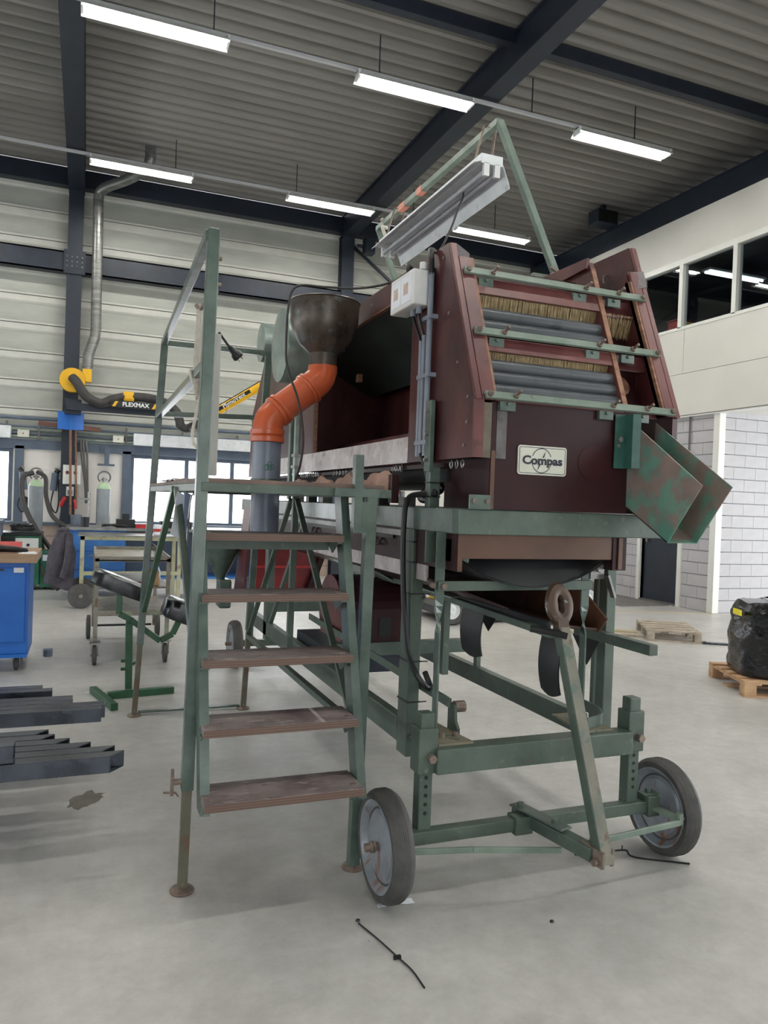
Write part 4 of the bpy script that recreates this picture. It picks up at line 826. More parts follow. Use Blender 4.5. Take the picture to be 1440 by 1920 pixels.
k = MB(); k.cyl((.33, 2.915, .42), (.37, 2.915, .42), .012, 8); k.beam((.333, 2.915, .37), (.333, 2.915, .47), .012, .012); k.tube([(.3, 2.9, .39), (.345, 2.9, .385), (.355, 2.9, .37)], .004, 6); each(k, 'clamp_screw', BOLT, PF)
# rails
bm('handrail', GREEN_G, PF, (.405, 2.915, 2.485), (.46, 5.34, 2.525), .035, .035); bm('handrail', GREEN_G, PF, (.41, 2.915, 2.0), (.437, 5.34, 2.03), .035, .035)
bm('handrail', GREEN_G, PF, (.46, 5.34, 2.525), (1.178, 5.34, 2.53), .035, .035); bm('handrail', GREEN_G, PF, (.437, 5.34, 2.045), (1.158, 5.34, 2.07), .035, .035)
m = MB(); m.box(.428, .462, 2.93, 2.965, 1.58, 2.12); m.build('grey_batten', mat('silver_batten', (140, 138, 132), (164, 162, 156), 6, .5, stretch=(3, 3, .3)), PF, bevel=.002)
for zz in (2.4, 2.3): MB().cyl((.436, 2.915, zz), (.452, 2.915, zz), .009, 8).build('rail_bolt', BOLT, PF)
# deck
DECKW = mat('brown_deck_board', (92, 74, 66), (120, 100, 90), 5, .6)
bx('deck_frame', GREEN, PF, .4, 1.17, 2.89, 2.93, 1.518, 1.553, bevel=.003); bx('deck_frame', GREEN, PF, .4, .44, 2.93, 5.34, 1.518, 1.553, bevel=.003)
bx('deck_frame', GREEN, PF, 1.09, 1.13, 2.93, 5.34, 1.518, 1.553, bevel=.003); bx('deck_frame', GREEN, PF, .44, 1.13, 5.3, 5.34, 1.518, 1.553, bevel=.003)
for i in range(6):
    y0 = 2.9+i*.41; x1 = 1.14
    if 3.7 < y0+.2 < 4.05:
        m = MB(); m.box(.4, .77, y0, y0+.405, 1.553, 1.57); m.box(.97, x1, y0, y0+.405, 1.553, 1.57); m.box(.77, .97, y0, 3.8, 1.553, 1.57); m.box(.77, .97, 4.0, max(4.001, y0+.405), 1.553, 1.57); m.build('deck_board', [DECKW], PF)
    else: bx('deck_board', DECKW, PF, .4, x1, y0, y0+.405, 1.553, 1.57)
# guard post at the right front
gp = bx('gate_post', GREEN_G, PF, 1.003, 1.04, 2.875, 2.912, 1.392, 1.69, bevel=.003)
m = MB(); m.box(1.003, 1.068, 2.868, 2.875, 1.375, 1.4); m.box(1.04, 1.07, 2.878, 2.884, 1.4, 1.5); m.build('gate_catch', GREEN_G, gp)
bx('corner_plate', GREEN_G, PF, .92, 1.11, 2.872, 2.888, 1.52, 1.553)
# steps
ZS = [1.327, 1.099, .871, .643, .415]; YS = [2.93, 2.848, 2.765, 2.683, 2.59]
for i, (z, yf) in enumerate(zip(ZS, YS)):
    st = bx('step', TREAD, PF, .417-.003*i, .985, yf, yf+.2, z+.006, z+.034, bevel=.003)
    bx('front_edge', PLYEDGE, st, .4175-.003*i, .9845, yf-.0015, yf+.004, z+.006, z+.0325)
    k = MB()
    for x in (.405, .965):
        k.box(x, x+.035, yf+.03, yf+.17, z-.004, z+.005); k.prism([(yf+.03, z-.004), (yf+.17, z-.004), (yf+.1, z-.045)], 'x', x if x > .5 else x, x+.005)
    each(k, 'tread_bracket', GREEN, st)
    k = MB(); k.cyl((.44, yf+.03, z+.034), (.44, yf+.03, z+.037), .013, 10); k.build('tread_screw', BOLT, st); k = MB(); k.cyl((.955, yf+.05, z+.034), (.955, yf+.05, z+.037), .012, 10); k.build('tread_screw', BOLT, st)
    if i == 3: bx('tread_stripe', PLY_W, st, .84, .855, yf+.002, yf+.19, z+.0342, z+.0352)
bx('rear_bar', GREEN, PF, .41, .98, YS[3]+.19, YS[3]+.2, ZS[3]-.045, ZS[3]+.004)
bx('rear_bar', GREEN, PF, .41, .98, YS[0]+.19, YS[0]+.2, ZS[0]-.04, ZS[0]+.004)
for x in (.407, .992):
    m = MB(); m.prism([(3.02, 1.54), (3.1, 1.54), (2.75, .38), (2.67, .38)], 'x', x-.004, x+.004); m.box(x-.004, x+.02 if x < .5 else x+.004, 2.69, 2.7, .38, .39)
    for (a, b) in (((3.02, 1.54), (2.67, .38)),): m.prism([(a[0]-.006, a[1]), (a[0], a[1]), (b[0], b[1]), (b[0]-.006, b[1])], 'x', x-.004, x+.03)
    m.build('stringer', GREEN_G, PF)
# right side truss and left diagonals
bm('lower_brace', GREEN, PF, (1.1, 5.34, .52), (1.085, 2.92, .55), .035, .03); bm('truss_post', GREEN, PF, (1.12, 4.27, .54), (1.13, 4.27, 1.53), .035, .035)
bm('diagonal_brace', GREEN, PF, (1.12, 4.33, 1.5), (1.1, 5.33, .54), .03, .02); bm('diagonal_brace', GREEN, PF, (1.12, 4.2, 1.5), (1.09, 3.05, .56), .03, .02)
bm('diagonal_brace', GREEN_B, PF, (.4, 3.8, 1.53), (.385, 5.3, .72), .03, .035); bm('diagonal_brace', GREEN, PF, (.4, 3.7, 1.53), (.4, 2.93, .9), .03, .03)
bm('floor_bar', GREEN_G, PF, (.37, 5.36, .02), (1.06, 5.36, .02), .03, .012)
# items on the platform
t = thing('rope_coil', 'off white rope looped over the platform handrail hook', 'rope', (.42, 3.25, 2.1))
for q in range(4):
    tb('rope_strand', ROPE, t, spline([(.41+.006*q, 3.22+.02*q, 2.27), (.405+.004*q, 3.2+.015*q, 2.2), (.40+.008*q, 3.2+.02*q, 2.05), (.41+.006*q, 3.24+.02*q, 1.95-.02*q), (.425+.004*q, 3.27+.02*q, 2.1), (.425, 3.25+.015*q, 2.27)], 5), .006, 7)
tb('rope_strand', ROPE, t, spline([(.43, 3.22, 2.0), (.4, 3.22, 1.97), (.39, 3.24, 2.02), (.44, 3.26, 1.99), (.42, 3.25, 1.85), (.4, 3.2, 1.75), (.41, 3.15, 1.7), (.44, 3.12, 1.72)], 5), .007, 7)
tb('rope_hook', BOLT, t, spline([(.44, 2.94, 2.28), (.43, 3.1, 2.29), (.42, 3.24, 2.28), (.405, 3.26, 2.3)], 4), .009, 8)
t = thing('plug_cord', 'black plug on a short cord sticking out from the tall post', 'cord', (.5, 2.95, 2.05))
tb('cord', BLACKR, t, spline([(.455, 2.95, 2.13), (.475, 2.95, 2.105), (.5, 2.95, 2.075)], 4), .005, 7)
m = MB(); m.lathe((.497, 2.95, 2.078), (.72, 0, -.7), [(.007, 0), (.011, .006), (.013, .025), (.02, .034), (.022, .05), (.017, .056)], 14); m.build('plug_body', BLACKR, t, smooth=True); k = MB(); d_ = V(.72, 0, -.7).normalized(); p_ = V(.497, 2.95, 2.078)+d_*.054; 
for s_ in (-.008, .008): k.cyl(p_+V(.7, 0, .72)*s_, p_+V(.7, 0, .72)*s_+d_*.012, .003, 6)
each(k, 'plug_pin', STEEL, t)
t = thing('hanging_sheets', 'white and pale blue plastic sheets hanging under the platform deck', 'sheet', (.4, 3.6, 1.4))
m = MB(); g_ = [[(.388+.022*j-.024*i/8, 3.57+.012*math.sin(i*.9)+.01*j, 1.52-.025*i-.012*j) for j in range(3)] for i in range(9)]; m.sheet(g_, .002); m.build('white_sheet', PAPER, t, smooth=True)
m = MB(); g_ = [[(.42+.016*j-.012*i/8, 3.55+.01*math.sin(i*.8+1)+.012*j, 1.52-.032*i-.008*j) for j in range(3)] for i in range(9)]; m.sheet(g_, .002); m.build('blue_sheet', PAPERB, t, smooth=True)
tb('sheet_cord', STEEL, t, spline([(.44, 3.5, 1.52), (.46, 3.5, 1.5), (.44, 3.52, 1.47), (.42, 3.5, 1.1)], 4), .004, 6)
t = thing('deck_rag', 'pale crumpled rag lying on the platform deck', 'rag', (.5, 4.3, 1.57)); m = MB(); m.sheet([[(.42+.05*i, 4.0+.12*j, 1.576+.012*abs(math.sin(i*1.3+j*1.7))) for j in range(8)] for i in range(6)], .006); m.build('rag_cloth', PLY_W, t, smooth=True)

# ================================================================== foreground floor items
t = thing('floor_cable_tie', 'black cable tie lying on the floor in the foreground', 'cable tie', (.98, 2.25, 0)); tb('tie_strap', BLACKR, t, spline([(.945, 2.5, .004), (.975, 2.38, .006), (1.0, 2.27, .005), (1.018, 2.19, .004), (1.02, 2.1, .003)], 5), .003, 6); bx('tie_head', BLACKR, t, .985, 1.01, 2.262, 2.272, .002, .012)
t = thing('floor_wire', 'thin black wire lying beside the front right wheel', 'wire', (2.3, 2.6, 0)); tb('wire_strand', BLACKR, t, spline([(2.02, 2.72, .004), (2.16, 2.7, .004), (2.24, 2.66, .02), (2.26, 2.62, .004), (2.45, 2.5, .004)], 5), .004, 6); tb('wire_end', BLACKR, t, [(2.23, 2.67, .012), (2.235, 2.675, .035)], .003, 6)
t = thing('paper_scrap', 'torn white paper scrap under the front left wheel', 'paper', (1.12, 2.58, 0)); m = MB(); m.sheet([[(1.07+.03*i, 2.59+.012*j-.008*i, .003+.006*abs(math.sin(i*2+j))) for j in range(4)] for i in range(5)], .0015); m.build('scrap_sheet', PAPER, t); m = MB(); m.sheet([[(1.05+.012*i, 2.575+.01*j, .003+.004*((i+j) % 2)) for j in range(3)] for i in range(4)], .0015); m.build('scrap_corner', PAPER, t)
t = thing('pipe_offcut', 'short grey pipe offcut standing on the floor by the blue cabinet', 'pipe', (-.28, 7.47, 0)); m = MB(); m.lathe((-.28, 7.47, 0), (0, 0, 1), [(.036, 0), (.04, 0), (.04, .065), (.036, .065)], 20, close=True); m.build('pipe_ring', GREYBLUE, t, smooth=True); MB().lathe((-.28, 7.47, .05), (0, 0, 1), [(.04, 0), (.042, .004), (.042, .012), (.04, .016)], 20).build('pipe_lip', PVC, t)
t = thing('floor_offcut', 'thin white strip lying on the floor behind the green stand', 'offcut', (.15, 5.98, 0)); bx('strip_body', PAPER, t, .03, .27, 6.02, 6.04, 0, .006)
m = MB(); rnd = random.Random(4); n = 26
pts_ = [(.05+math.cos(2*math.pi*i/n)*(.05+.05*rnd.random())+.03*math.sin(2*math.pi*i/n), 3.93+math.sin(2*math.pi*i/n)*(.06+.07*rnd.random())) for i in range(n)]
m.prism(pts_, 'z', .0004, .0012); tag(m.build('oil_stain', mat('dark_oil_film', (104, 100, 92), (122, 118, 110), 9, .25)), 'dark wet oil patch on the floor below the steel tubes', 'stain', kind='stuff')
# crumbs
t = None
for i, (x, y) in enumerate([(.95, 2.52), (1.62, 2.3)]):
    m = MB(); m.lathe((x, y, 0), (0, 0, 1), [(.001, 0), (.009, .001), (.007, .006), (.001, .008)], 7); tag(m.build('grit_crumb', BLACKR), ['tiny dark crumb on the floor above the cable tie', 'tiny dark crumb on the floor right of the wheel'][i], 'debris')
# yellow floor line
m = MB(); m.beam((6.2, 9.75, .0006), (8.9, 8.8, .0006), .08, .0008); tag(m.build('floor_marking', LINEY), 'faded yellow line painted on the floor before the block wall', 'marking', kind='stuff')
tag(MB().box(7.9, 8.85, 9.7, 11.2, .0, .012).build('door_mat', mat('grey_mat', (104, 100, 100), (120, 116, 114), 8, .9)), 'grey mat on the floor in front of the dark door', 'mat')

# ================================================================== steel tubes on trestles
TZ = .3
for i, x in enumerate((-.95, -2.6)):
    t = thing('trestle', ['low dark trestle carrying the near ends of the steel tubes', 'low dark trestle carrying the far ends of the steel tubes'][i], 'trestle', (x, 4.1, 0))
    bx('top_beam', MILL, t, x-.04, x+.04, 3.3, 4.95, TZ-.08, TZ, bevel=.003)
    for yy in (3.4, 4.85):
        for s_ in (-1, 1): bm('leg', MILL, t, (x, yy, TZ-.06), (x+s_*.16, yy, .0), .04, .04, up=(0, 1, 0))
xt = [.19, .155, .055, -.035, -.1, -.13]
names = ['front mitred steel tube nearest the camera', 'second mitred steel tube from the front', 'third mitred steel tube from the front', 'fourth mitred steel tube from the front', 'fifth mitred steel tube from the front', 'rearmost mitred steel tube of the near bundle']
def steel(x1, y0, z0, label, mit, group, w_=.072, h_=.072):
    t = thing('steel_tube', label, 'tube', (x1-1.5, y0+w_/2, z0), group)
    MB().hollow(-3.1, x1, y0, y0+w_, z0, z0+h_, .005, mit).build('tube_wall', MILL, t, bevel=.007)
    return t
for k_, (x1, l) in enumerate(zip(xt, names)): steel(x1, 3.42+.079*k_, TZ, l, .06, 'mitred steel tubes')
steel(-.245, 3.425, TZ+.0735, 'short square steel tube lying on top of the mitred bundle', 0, 'mitred steel tubes')
for k_, (x1, l) in enumerate(zip([.108, .128, -.033, -.035, -.146, -.2], ['straight steel tube at the front of the rear bundle', 'second straight steel tube of the rear bundle', 'third straight steel tube of the rear bundle', 'fourth straight steel tube of the rear bundle', 'fifth straight steel tube of the rear bundle', 'rearmost straight steel tube of the rear bundle'])):
    steel(x1, 4.2+.079*k_+(.12 if k_ > 3 else 0), TZ, l, 0, 'straight steel tubes')

# ================================================================== padded stand
t = thing('padded_stand', 'green T base stand with two black vinyl cushions', 'stand', (.33, 5.9, 0))
bm('base_bar', GREEN_B, t, (.09, 6.03, .025), (.225, 5.5, .025), .05, .05); bm('base_bar', GREEN_B, t, (.19, 5.83, .025), (.66, 5.9, .025), .05, .05); bm('stand_post', GREEN_B, t, (.335, 5.9, .05), (.325, 5.9, .54), .05, .05, up=(0, 1, 0))
bm('inner_post', GREEN_B, t, (.326, 5.9, .4), (.32, 5.9, .58), .038, .038, up=(0, 1, 0)); k = MB(); k.cyl((.275, 5.89, .2), (.315, 5.89, .2), .012, 6); k.cyl((.275, 5.89, .26), (.315, 5.89, .26), .012, 6); k.cyl((.35, 5.89, .23), (.39, 5.89, .25), .01, 6); each(k, 'clamp_screw', GREEN_B, t)
ps = [(.252, .79), (.252, .61), (.335, .565), (.55, .40), (.64, .45), (.69, .56)]
for a, b in zip(ps, ps[1:]): bm('fork_arm', GREEN_B, t, (a[0], 5.9, a[1]), (b[0], 5.9, b[1]), .042, .042, up=(0, 1, 0))
def cushion(c, ax_, L, W2, H2):
    c = V(c); a = V(ax_).normalized(); n_ = V(0, 1, 0); u = a.cross(n_); u = u if u.z > 0 else -u; m = MB(); NU, NR = 10, 14; vs = []
    for i in range(NU+1):
        s_ = -1+2*i/NU; e = (1-abs(s_)**8)**.5*.22+.78
        for k in range(NR):
            th = 2*math.pi*k/NR; cs, sn = math.cos(th), math.sin(th); q = lambda v: math.copysign(abs(v)**.34, v)
            wr_ = 1+.02*math.sin(k*3+i*2)
            vs.append(c+a*s_*L/2+n_*q(cs)*W2/2*e*wr_+u*q(sn)*H2/2*e*wr_)
    fs = [(i*NR+k, i*NR+(k+1) % NR, (i+1)*NR+(k+1) % NR, (i+1)*NR+k) for i in range(NU) for k in range(NR)]+[tuple(range(NR-1, -1, -1)), tuple(NU*NR+k for k in range(NR))]
    m.add(vs, fs); return m.build('cushion', VINYL, t, smooth=True)
cushion((.26, 5.9, .82), (1, 0, -.4), .42, .24, .12); cushion((.69, 5.88, .63), (1, -.1, -.38), .25, .3, .16)

# ================================================================== blue cabinet at left
t = thing('tool_cabinet', 'bright blue tool cabinet on casters with wooden top at the left edge', 'cabinet', (-.9, 7.2, 0))
cb_ = bx('cabinet_body', BLUE, t, -1.5, -.415, 6.85, 7.5, .15, .9, bevel=.006)
dr_ = bx('cabinet_door', BLUE, t, -1.1, -.44, 6.838, 6.85, .25, .86, bevel=.004); bx('door_handle', BLACKR, dr_, -.78, -.6, 6.825, 6.838, .835, .85); bx('maker_plate', PAPER, dr_, -.53, -.455, 6.834, 6.838, .82, .86)
bx('worktop', WOODTOP, t, -1.55, -.36, 6.8, 7.55, .9, .975, bevel=.004); bx('plinth', BLUE, t, -1.5, -.415, 6.84, 7.5, .12, .15)
def caster(par, x, y, r, zt, wm=RUBBER):
    w_ = MB().lathe((x-.018, y, r), (1, 0, 0), [(.001, 0), (r*.55, .0), (r*.6, -.002), (r, .004), (r, .032), (r*.6, .038), (r*.55, .036), (.001, .036)], 22).build('caster', wm, par, smooth=True)
    f = MB(); f.box(x-.03, x-.024, y-.025, y+.03, r-.01, zt); f.box(x+.024, x+.03, y-.025, y+.03, r-.01, zt); f.box(x-.045, x+.045, y-.05, y+.05, zt, zt+.008); f.cyl((x-.034, y, r), (x+.034, y, r), .01, 8); f.build('caster_fork', STEEL, w_)
for (x, y) in ((-.5, 6.95), (-1.4, 6.95), (-.5, 7.4), (-1.4, 7.4)): caster(t, x, y, .05, .11)
t = thing('red_binder', 'red book lying on the blue cabinet top', 'book', (-.58, 7.1, .975)); m = MB(); m.prism([(7.0, .975), (7.0, 1.0), (7.22, 1.05), (7.22, .975)], 'x', -.68, -.5); m.build('book_cover', REDP, t); m = MB(); m.prism([(7.0, .98), (6.995, .995), (7.2, .985)], 'x', -.675, -.505); m.build('book_pages', PAPER, t)
t = thing('grinder_tool', 'dark power tool and cables lying on the blue cabinet top', 'tool', (-.55, 6.92, .975)); tb('tool_body', BLACKR, t, spline([(-.72, 6.92, 1.012), (-.6, 6.9, 1.012), (-.5, 6.92, 1.003), (-.44, 6.95, .992)], 4), [.03]*4+[.026]*4+[.02]*4+[.012], 10); tb('tool_cord', BLACKR, t, spline([(-.72, 6.92, 1.0), (-.68, 6.98, .985), (-.58, 6.965, .984), (-.5, 6.985, .984)], 4), .007, 6)
t = thing('paper_sheet', 'white paper sheet on the right corner of the blue cabinet', 'paper', (-.42, 6.9, .975)); bx('sheet_page', PAPER, t, -.5, -.365, 6.82, 6.95, .975, .979); bx('sheet_page', PAPER, t, -.48, -.38, 6.86, 7.0, .979, .982)

# ================================================================== tray trolley
t = thing('tray_trolley', 'rusty steel tray trolley on casters behind the step platform', 'trolley', (.4, 7.6, 0))
OLDST = mat('worn_trolley_steel', (128, 122, 112), (158, 152, 140), 6, .45, metal=.2, wear=[(110, 86, 70), (146, 156, 132)], wscale=8, wlo=.56, whi=.66)
for x in (.09, .69):
    for y in (7.0, 8.3): bx('leg', OLDST, t, x, x+.035, y, y+.035, .2 if y < 8 else .12, .93, bevel=.002)
m = MB(); m.box(.09, .725, 7.0, 8.335, .905, .915); m.box(.09, .725, 7.0, 7.02, .9, .945); m.box(.09, .725, 8.315, 8.335, .9, .945); m.box(.09, .11, 7.02, 8.315, .9, .945); m.box(.705, .725, 7.02, 8.315, .9, .945); m.build('top_tray', OLDST, t)
m = MB(); m.sheet([[(.72, 7.0, .93), (.72, 8.33, .93)], [(.66, 7.0, .99), (.66, 8.33, .99)]], .004); m.build('raised_lip', OLDST, t)
bx('middle_shelf', OLDST, t, .1, .715, 7.03, 8.3, .66, .675); bx('lower_rail', OLDST, t, .12, .69, 7.0, 7.03, .43, .47); bx('lower_shelf', OLDST, t, .1, .715, 7.03, 8.3, .42, .43); bx('axle', BLACKR, t, .1, .68, 8.3, 8.32, .12, .14)
for x in (.108, .7): caster(t, x, 7.02, .085, .19)
for x in (.06, .74): 
    wv_ = MB().lathe((x-.02, 8.31, .12), (1, 0, 0), [(.001, 0), (.07, 0), (.075, -.003), (.12, .005), (.12, .04), (.075, .043), (.07, .04), (.001, .04)], 24).build('rear_wheel', RUBBER, t, smooth=True); MB().lathe((x-.024, 8.31, .12), (1, 0, 0), [(.001, 0), (.04, .0), (.04, .048), (.001, .048)], 14).build('wheel_hub', STEEL, wv_)
k_items = [('cardboard_box', 'brown cardboard box on the trolley middle shelf', 'box', CARD, (.52, .64, 7.15, 7.4, .675, .8)), ('white_carton', 'small white carton on the trolley middle shelf', 'box', PAPER, (.16, .25, 7.2, 7.35, .675, .73)), ('white_sack', 'pale plastic bag at the right of the trolley shelf', 'bag', PAPERB, None)]
for n_, l, c_, mt_, b_ in k_items:
    if b_:
        t2 = thing(n_, l, c_, ((b_[0]+b_[1])/2, (b_[2]+b_[3])/2, b_[4])); bx('box_body', mt_, t2, *b_, bevel=.004); m = MB(); m.box(b_[0]-.003, b_[1]+.003, (b_[2]+b_[3])/2-.02, (b_[2]+b_[3])/2+.02, b_[5], b_[5]+.002); m.build('closing_tape', WOODTOP, t2)
    else:
        m = MB(); m.lathe((.62, 7.75, .676), (0, 0, 1), [(.001, 0), (.075, .0), (.085, .06), (.07, .13), (.03, .17), (.001, .175)], 14)
        for i, v_ in enumerate(m.v): m.v[i] = v_+V(.012*math.sin(i*1.9), .012*math.cos(i*2.3), 0 if v_.z < .68 else .012*math.sin(i*1.1))
        tag(m.build(n_, mt_, smooth=True), l, c_)
t = thing('clutter_tools', 'tangle of small hand tools on the trolley middle shelf', 'tools', (.34, 7.2, .675)); tb('tool_handle', REDP, t, [(.3, 7.15, .69), (.5, 7.2, .692)], .012, 8); tb('tool_shaft', STEEL, t, [(.22, 7.12, .69), (.3, 7.15, .69)], .007, 8); m = MB(); m.sheet([[(.26+.025*i, 7.2+.04*j, .68+.03*abs(math.sin(i*1.7+j*2.1))) for j in range(4)] for i in range(4)], .01); m.build('cleaning_rag', PAPER, t)

# ================================================================== work table, bench and wall corner
t = thing('wheeled_table', 'long narrow steel table on two rubber wheels in front of the blue bench', 'table', (.55, 10.8, 0))
YG = mat('yellowish_steel', (150, 150, 118), (172, 170, 140), 5, .5, wear=(130, 112, 96), wscale=8, wlo=.58, whi=.68)
for x in (-.05, 1.17):
    for y in (10.5, 11.2): bx('leg', YG, t, x, x+.05, y, y+.05, .1 if x < 0 else 0, .93)
f = MB(); f.box(-.05, 1.22, 10.5, 10.55, .88, .93); f.box(-.05, 1.22, 11.2, 11.25, .88, .93); f.build('top_frame', YG, t); bx('table_top', STEEL, t, -.08, 1.25, 10.48, 11.27, .93, .945); bx('lower_bar', YG, t, 0, 1.17, 10.5, 10.54, .42, .47)
for y in (10.45, 11.28):
    wv_ = MB().lathe((-.025, y-.04, .16), (0, 1, 0), [(.001, .0), (.09, 0), (.1, -.004), (.16, .008), (.16, .05), (.1, .06), (.001, .056)], 26).build('wheel', RUBBER, t, smooth=True); MB().lathe((-.025, y-.05, .16), (0, 1, 0), [(.001, 0), (.025, 0), (.025, .02), (.001, .02)], 12).build('wheel_hub', STEEL, wv_)
t = thing('work_bench', 'faded blue steel workbench with drawers below the welding wall', 'bench', (.6, 12, 0))
bx('end_cabinet', BLUE2, t, -.2, .55, 11.5, 12.3, .12, .96, bevel=.006)
for i in range(3): d_ = bx('drawer', BLUE2, t, -.17, .52, 11.485, 11.5, .15+.26*i, .39+.26*i, bevel=.003); bx('drawer_handle', STEEL, d_, .05, .3, 11.472, 11.485, .33+.26*i, .345+.26*i)
bx('bench_top', STEEL, t, -.25, 2.6, 11.45, 12.35, .96, 1.0); bx('bench_leg', BLUE2, t, 2.4, 2.5, 11.5, 12.3, 0, .96); bx('lower_shelf', BLUE2, t, .55, 2.4, 11.6, 12.3, .25, .28); bx('back_panel', GREYBLUE, t, .55, 2.5, 12.28, 12.3, .28, .96)
def small(n_, l, c_, loc, parts):
    t2 = thing(n_, l, c_, loc)
    for (pn, mt_, f_) in parts: f_(MB()).build(pn, mt_, t2, smooth=pn.endswith('_'))
    return t2
small('bench_cup', 'dark pen cup standing on the bench end', 'cup', (.0, 11.6, 1.0), [('cup_body', BLACKR, lambda m: m.lathe((0, 11.6, 1.0), (0, 0, 1), [(.055, 0), (.06, .14), (.05, .14), (.045, .02)], 16)), ('cup_rod', STEEL, lambda m: m.tube([(0, 11.6, 1.02), (.04, 11.6, 1.24)], .008, 6))])
small('black_case', 'black tool case standing on the bench below the second cylinder', 'case', (.55, 11.7, 1.0), [('case_body', BLACKR, lambda m: m.box(.42, .68, 11.6, 11.85, 1.0, 1.12)), ('case_handle', BLACKR, lambda m: m.box(.5, .6, 11.7, 11.74, 1.12, 1.2))])
small('black_gloves', 'dark gloves heaped on the bench top', 'gloves', (.35, 11.55, 1.0), [('glove_palm', BLACKR, lambda m: m.sheet([[(.22+.05*i, 11.48+.04*j, 1.016+.03*abs(math.sin(i*1.3+j))) for j in range(4)] for i in range(5)], .02)), ('glove_finger', BLACKR, lambda m: m.tube([(.42, 11.5, 1.03), (.5, 11.48, 1.035), (.56, 11.5, 1.025)], .018, 8))])
small('red_parts_box', 'red and white parts box on the bench top', 'box', (.75, 11.6, 1.0), [('box_body', REDP, lambda m: m.box(.68, .9, 11.5, 11.7, 1.0, 1.06)), ('box_lid', PAPER, lambda m: m.box(.67, .91, 11.49, 11.71, 1.06, 1.075))])
small('red_white_tin', 'white and red tin on the wheeled table', 'tin', (.95, 10.9, .945), [('tin_body', PAPER, lambda m: m.lathe((.95, 10.9, .945), (0, 0, 1), [(.07, 0), (.07, .13), (.06, .135), (.001, .135)], 16)), ('tin_band', REDP, lambda m: m.lathe((.95, 10.9, .985), (0, 0, 1), [(.0705, 0), (.072, .002), (.072, .04), (.0705, .042)], 16))])
small('dark_toolbox', 'dark low toolbox on the bench before the window', 'box', (1.3, 11.8, 1.0), [('box_body', BLACKR, lambda m: m.box(1.05, 1.5, 11.7, 12.0, 1.0, 1.1)), ('box_handle', STEEL, lambda m: m.tube([(1.15, 11.85, 1.1), (1.18, 11.85, 1.15), (1.37, 11.85, 1.15), (1.4, 11.85, 1.1)], .01, 6))])
for i, x in enumerate((1.45, 1.62)): small('spray_can', ['left dark spray can on the window sill', 'right dark spray can on the window sill'][i], 'can', (x, 12.2, 1.0), [('can_body', GREYBLUE, lambda m, x=x: m.lathe((x, 12.2, 1.0), (0, 0, 1), [(.035, 0), (.035, .2), (.02, .22), (.001, .22)], 14)), ('can_cap', BLACKR, lambda m, x=x: m.lathe((x, 12.2, 1.22), (0, 0, 1), [(.02, 0), (.02, .03), (.001, .03)], 12))])
small('bench_vise', 'grey bench vise with upright screw on the bench end', 'vise', (-.12, 11.9, 1.0), [('vise_body', MILL, lambda m: m.box(-.2, -.05, 11.8, 12.0, 1.0, 1.16)), ('vise_screw', STEEL, lambda m: m.cyl((.04, 11.9, 1.05), (.04, 11.9, 1.5), .02, 10)), ('vise_arm', STEEL, lambda m: m.box(-.1, .06, 11.88, 11.92, 1.38, 1.41))])
# coat
t = thing('work_coat', 'dark grey work jacket hanging on the end of the bench', 'coat', (-.28, 11.1, .2))
m = MB(); g_ = []
for i in range(15):
    u = i/14; z = 1.0-.8*u; w2 = .06+.1*min(1, u*2.4)+.015*u; row = []
    for j in range(20):
        a = 2*math.pi*j/19; row.append((-.27-.05*u+math.cos(a)*w2*(1+.12*math.sin(a*5+u*3)), 11.12+math.sin(a)*.09*(1+.25*math.sin(a*4+u*5)), z-.06*(math.cos(a) if i == 14 else 0)))
    g_.append(row)
m.sheet(g_, .008); m.build('coat_body', CLOTH, t, smooth=True)
tb('coat_sleeve', CLOTH, t, spline([(-.2, 11.05, .92), (-.19, 11.0, .75), (-.22, 10.98, .5), (-.26, 10.99, .34)], 5), [.05]*8+[.045]*8, 10); tb('coat_collar', CLOTH, t, spline([(-.32, 11.08, .97), (-.27, 11.02, .99), (-.22, 11.08, .97)], 4), .03, 8)
# gas cylinders
def cylinder(x, y, label, h=1.56, r=.115):
    t = thing('gas_cylinder', label, 'cylinder', (x, y, 0), 'gas cylinders at the back wall')
    MB().lathe((x, y, 0), (0, 0, 1), [(r*.9, 0), (r, .02), (r, h), (.001, h)], 22).build('cylinder_body', CYLG, t, smooth=True); MB().lathe((x, y, h), (0, 0, 1), [(r, 0), (r*.9, .04), (r*.62, .085), (r*.3, .11), (.001, .11)], 22).build('cylinder_shoulder', LIME, t, smooth=True)
    m = MB(); m.cyl((x, y, h+.1), (x, y, h+.2), .03, 10); m.cyl((x-.05, y, h+.16), (x+.05, y, h+.16), .016, 8); m.build('valve', STEEL, t)
    ring = [(x+math.cos(a)*.1, y-.02, h+.2+math.sin(a)*.1) for a in [math.radians(q) for q in range(-50, 231, 20)]]; tb('valve_guard', SEAM, t, ring, .012, 8)
    return t
cylinder(-.77, 13.7, 'grey gas cylinder wrapped by hoses beside the hanging disc'); cylinder(.28, 13.8, 'grey gas cylinder right of the dark column'); 
t = thing('welding_hoses', 'thick dark hoses drooping around the left gas cylinder', 'hose', (-.7, 13.4, .3))
tb('hose', HOSE, t, spline([(-.8, 13.5, 1.78), (-.95, 13.45, 1.7), (-.95, 13.4, 1.4), (-.85, 13.3, 1.1), (-.68, 13.1, .8), (-.6, 13.0, .5), (-.62, 12.95, .3)], 6), .04, 9); tb('hose', HOSE, t, spline([(-.75, 13.5, 1.8), (-.62, 13.45, 1.7), (-.6, 13.4, 1.4), (-.5, 13.3, 1.1), (-.3, 13.1, .95), (-.12, 12.9, .93)], 6), .035, 9)
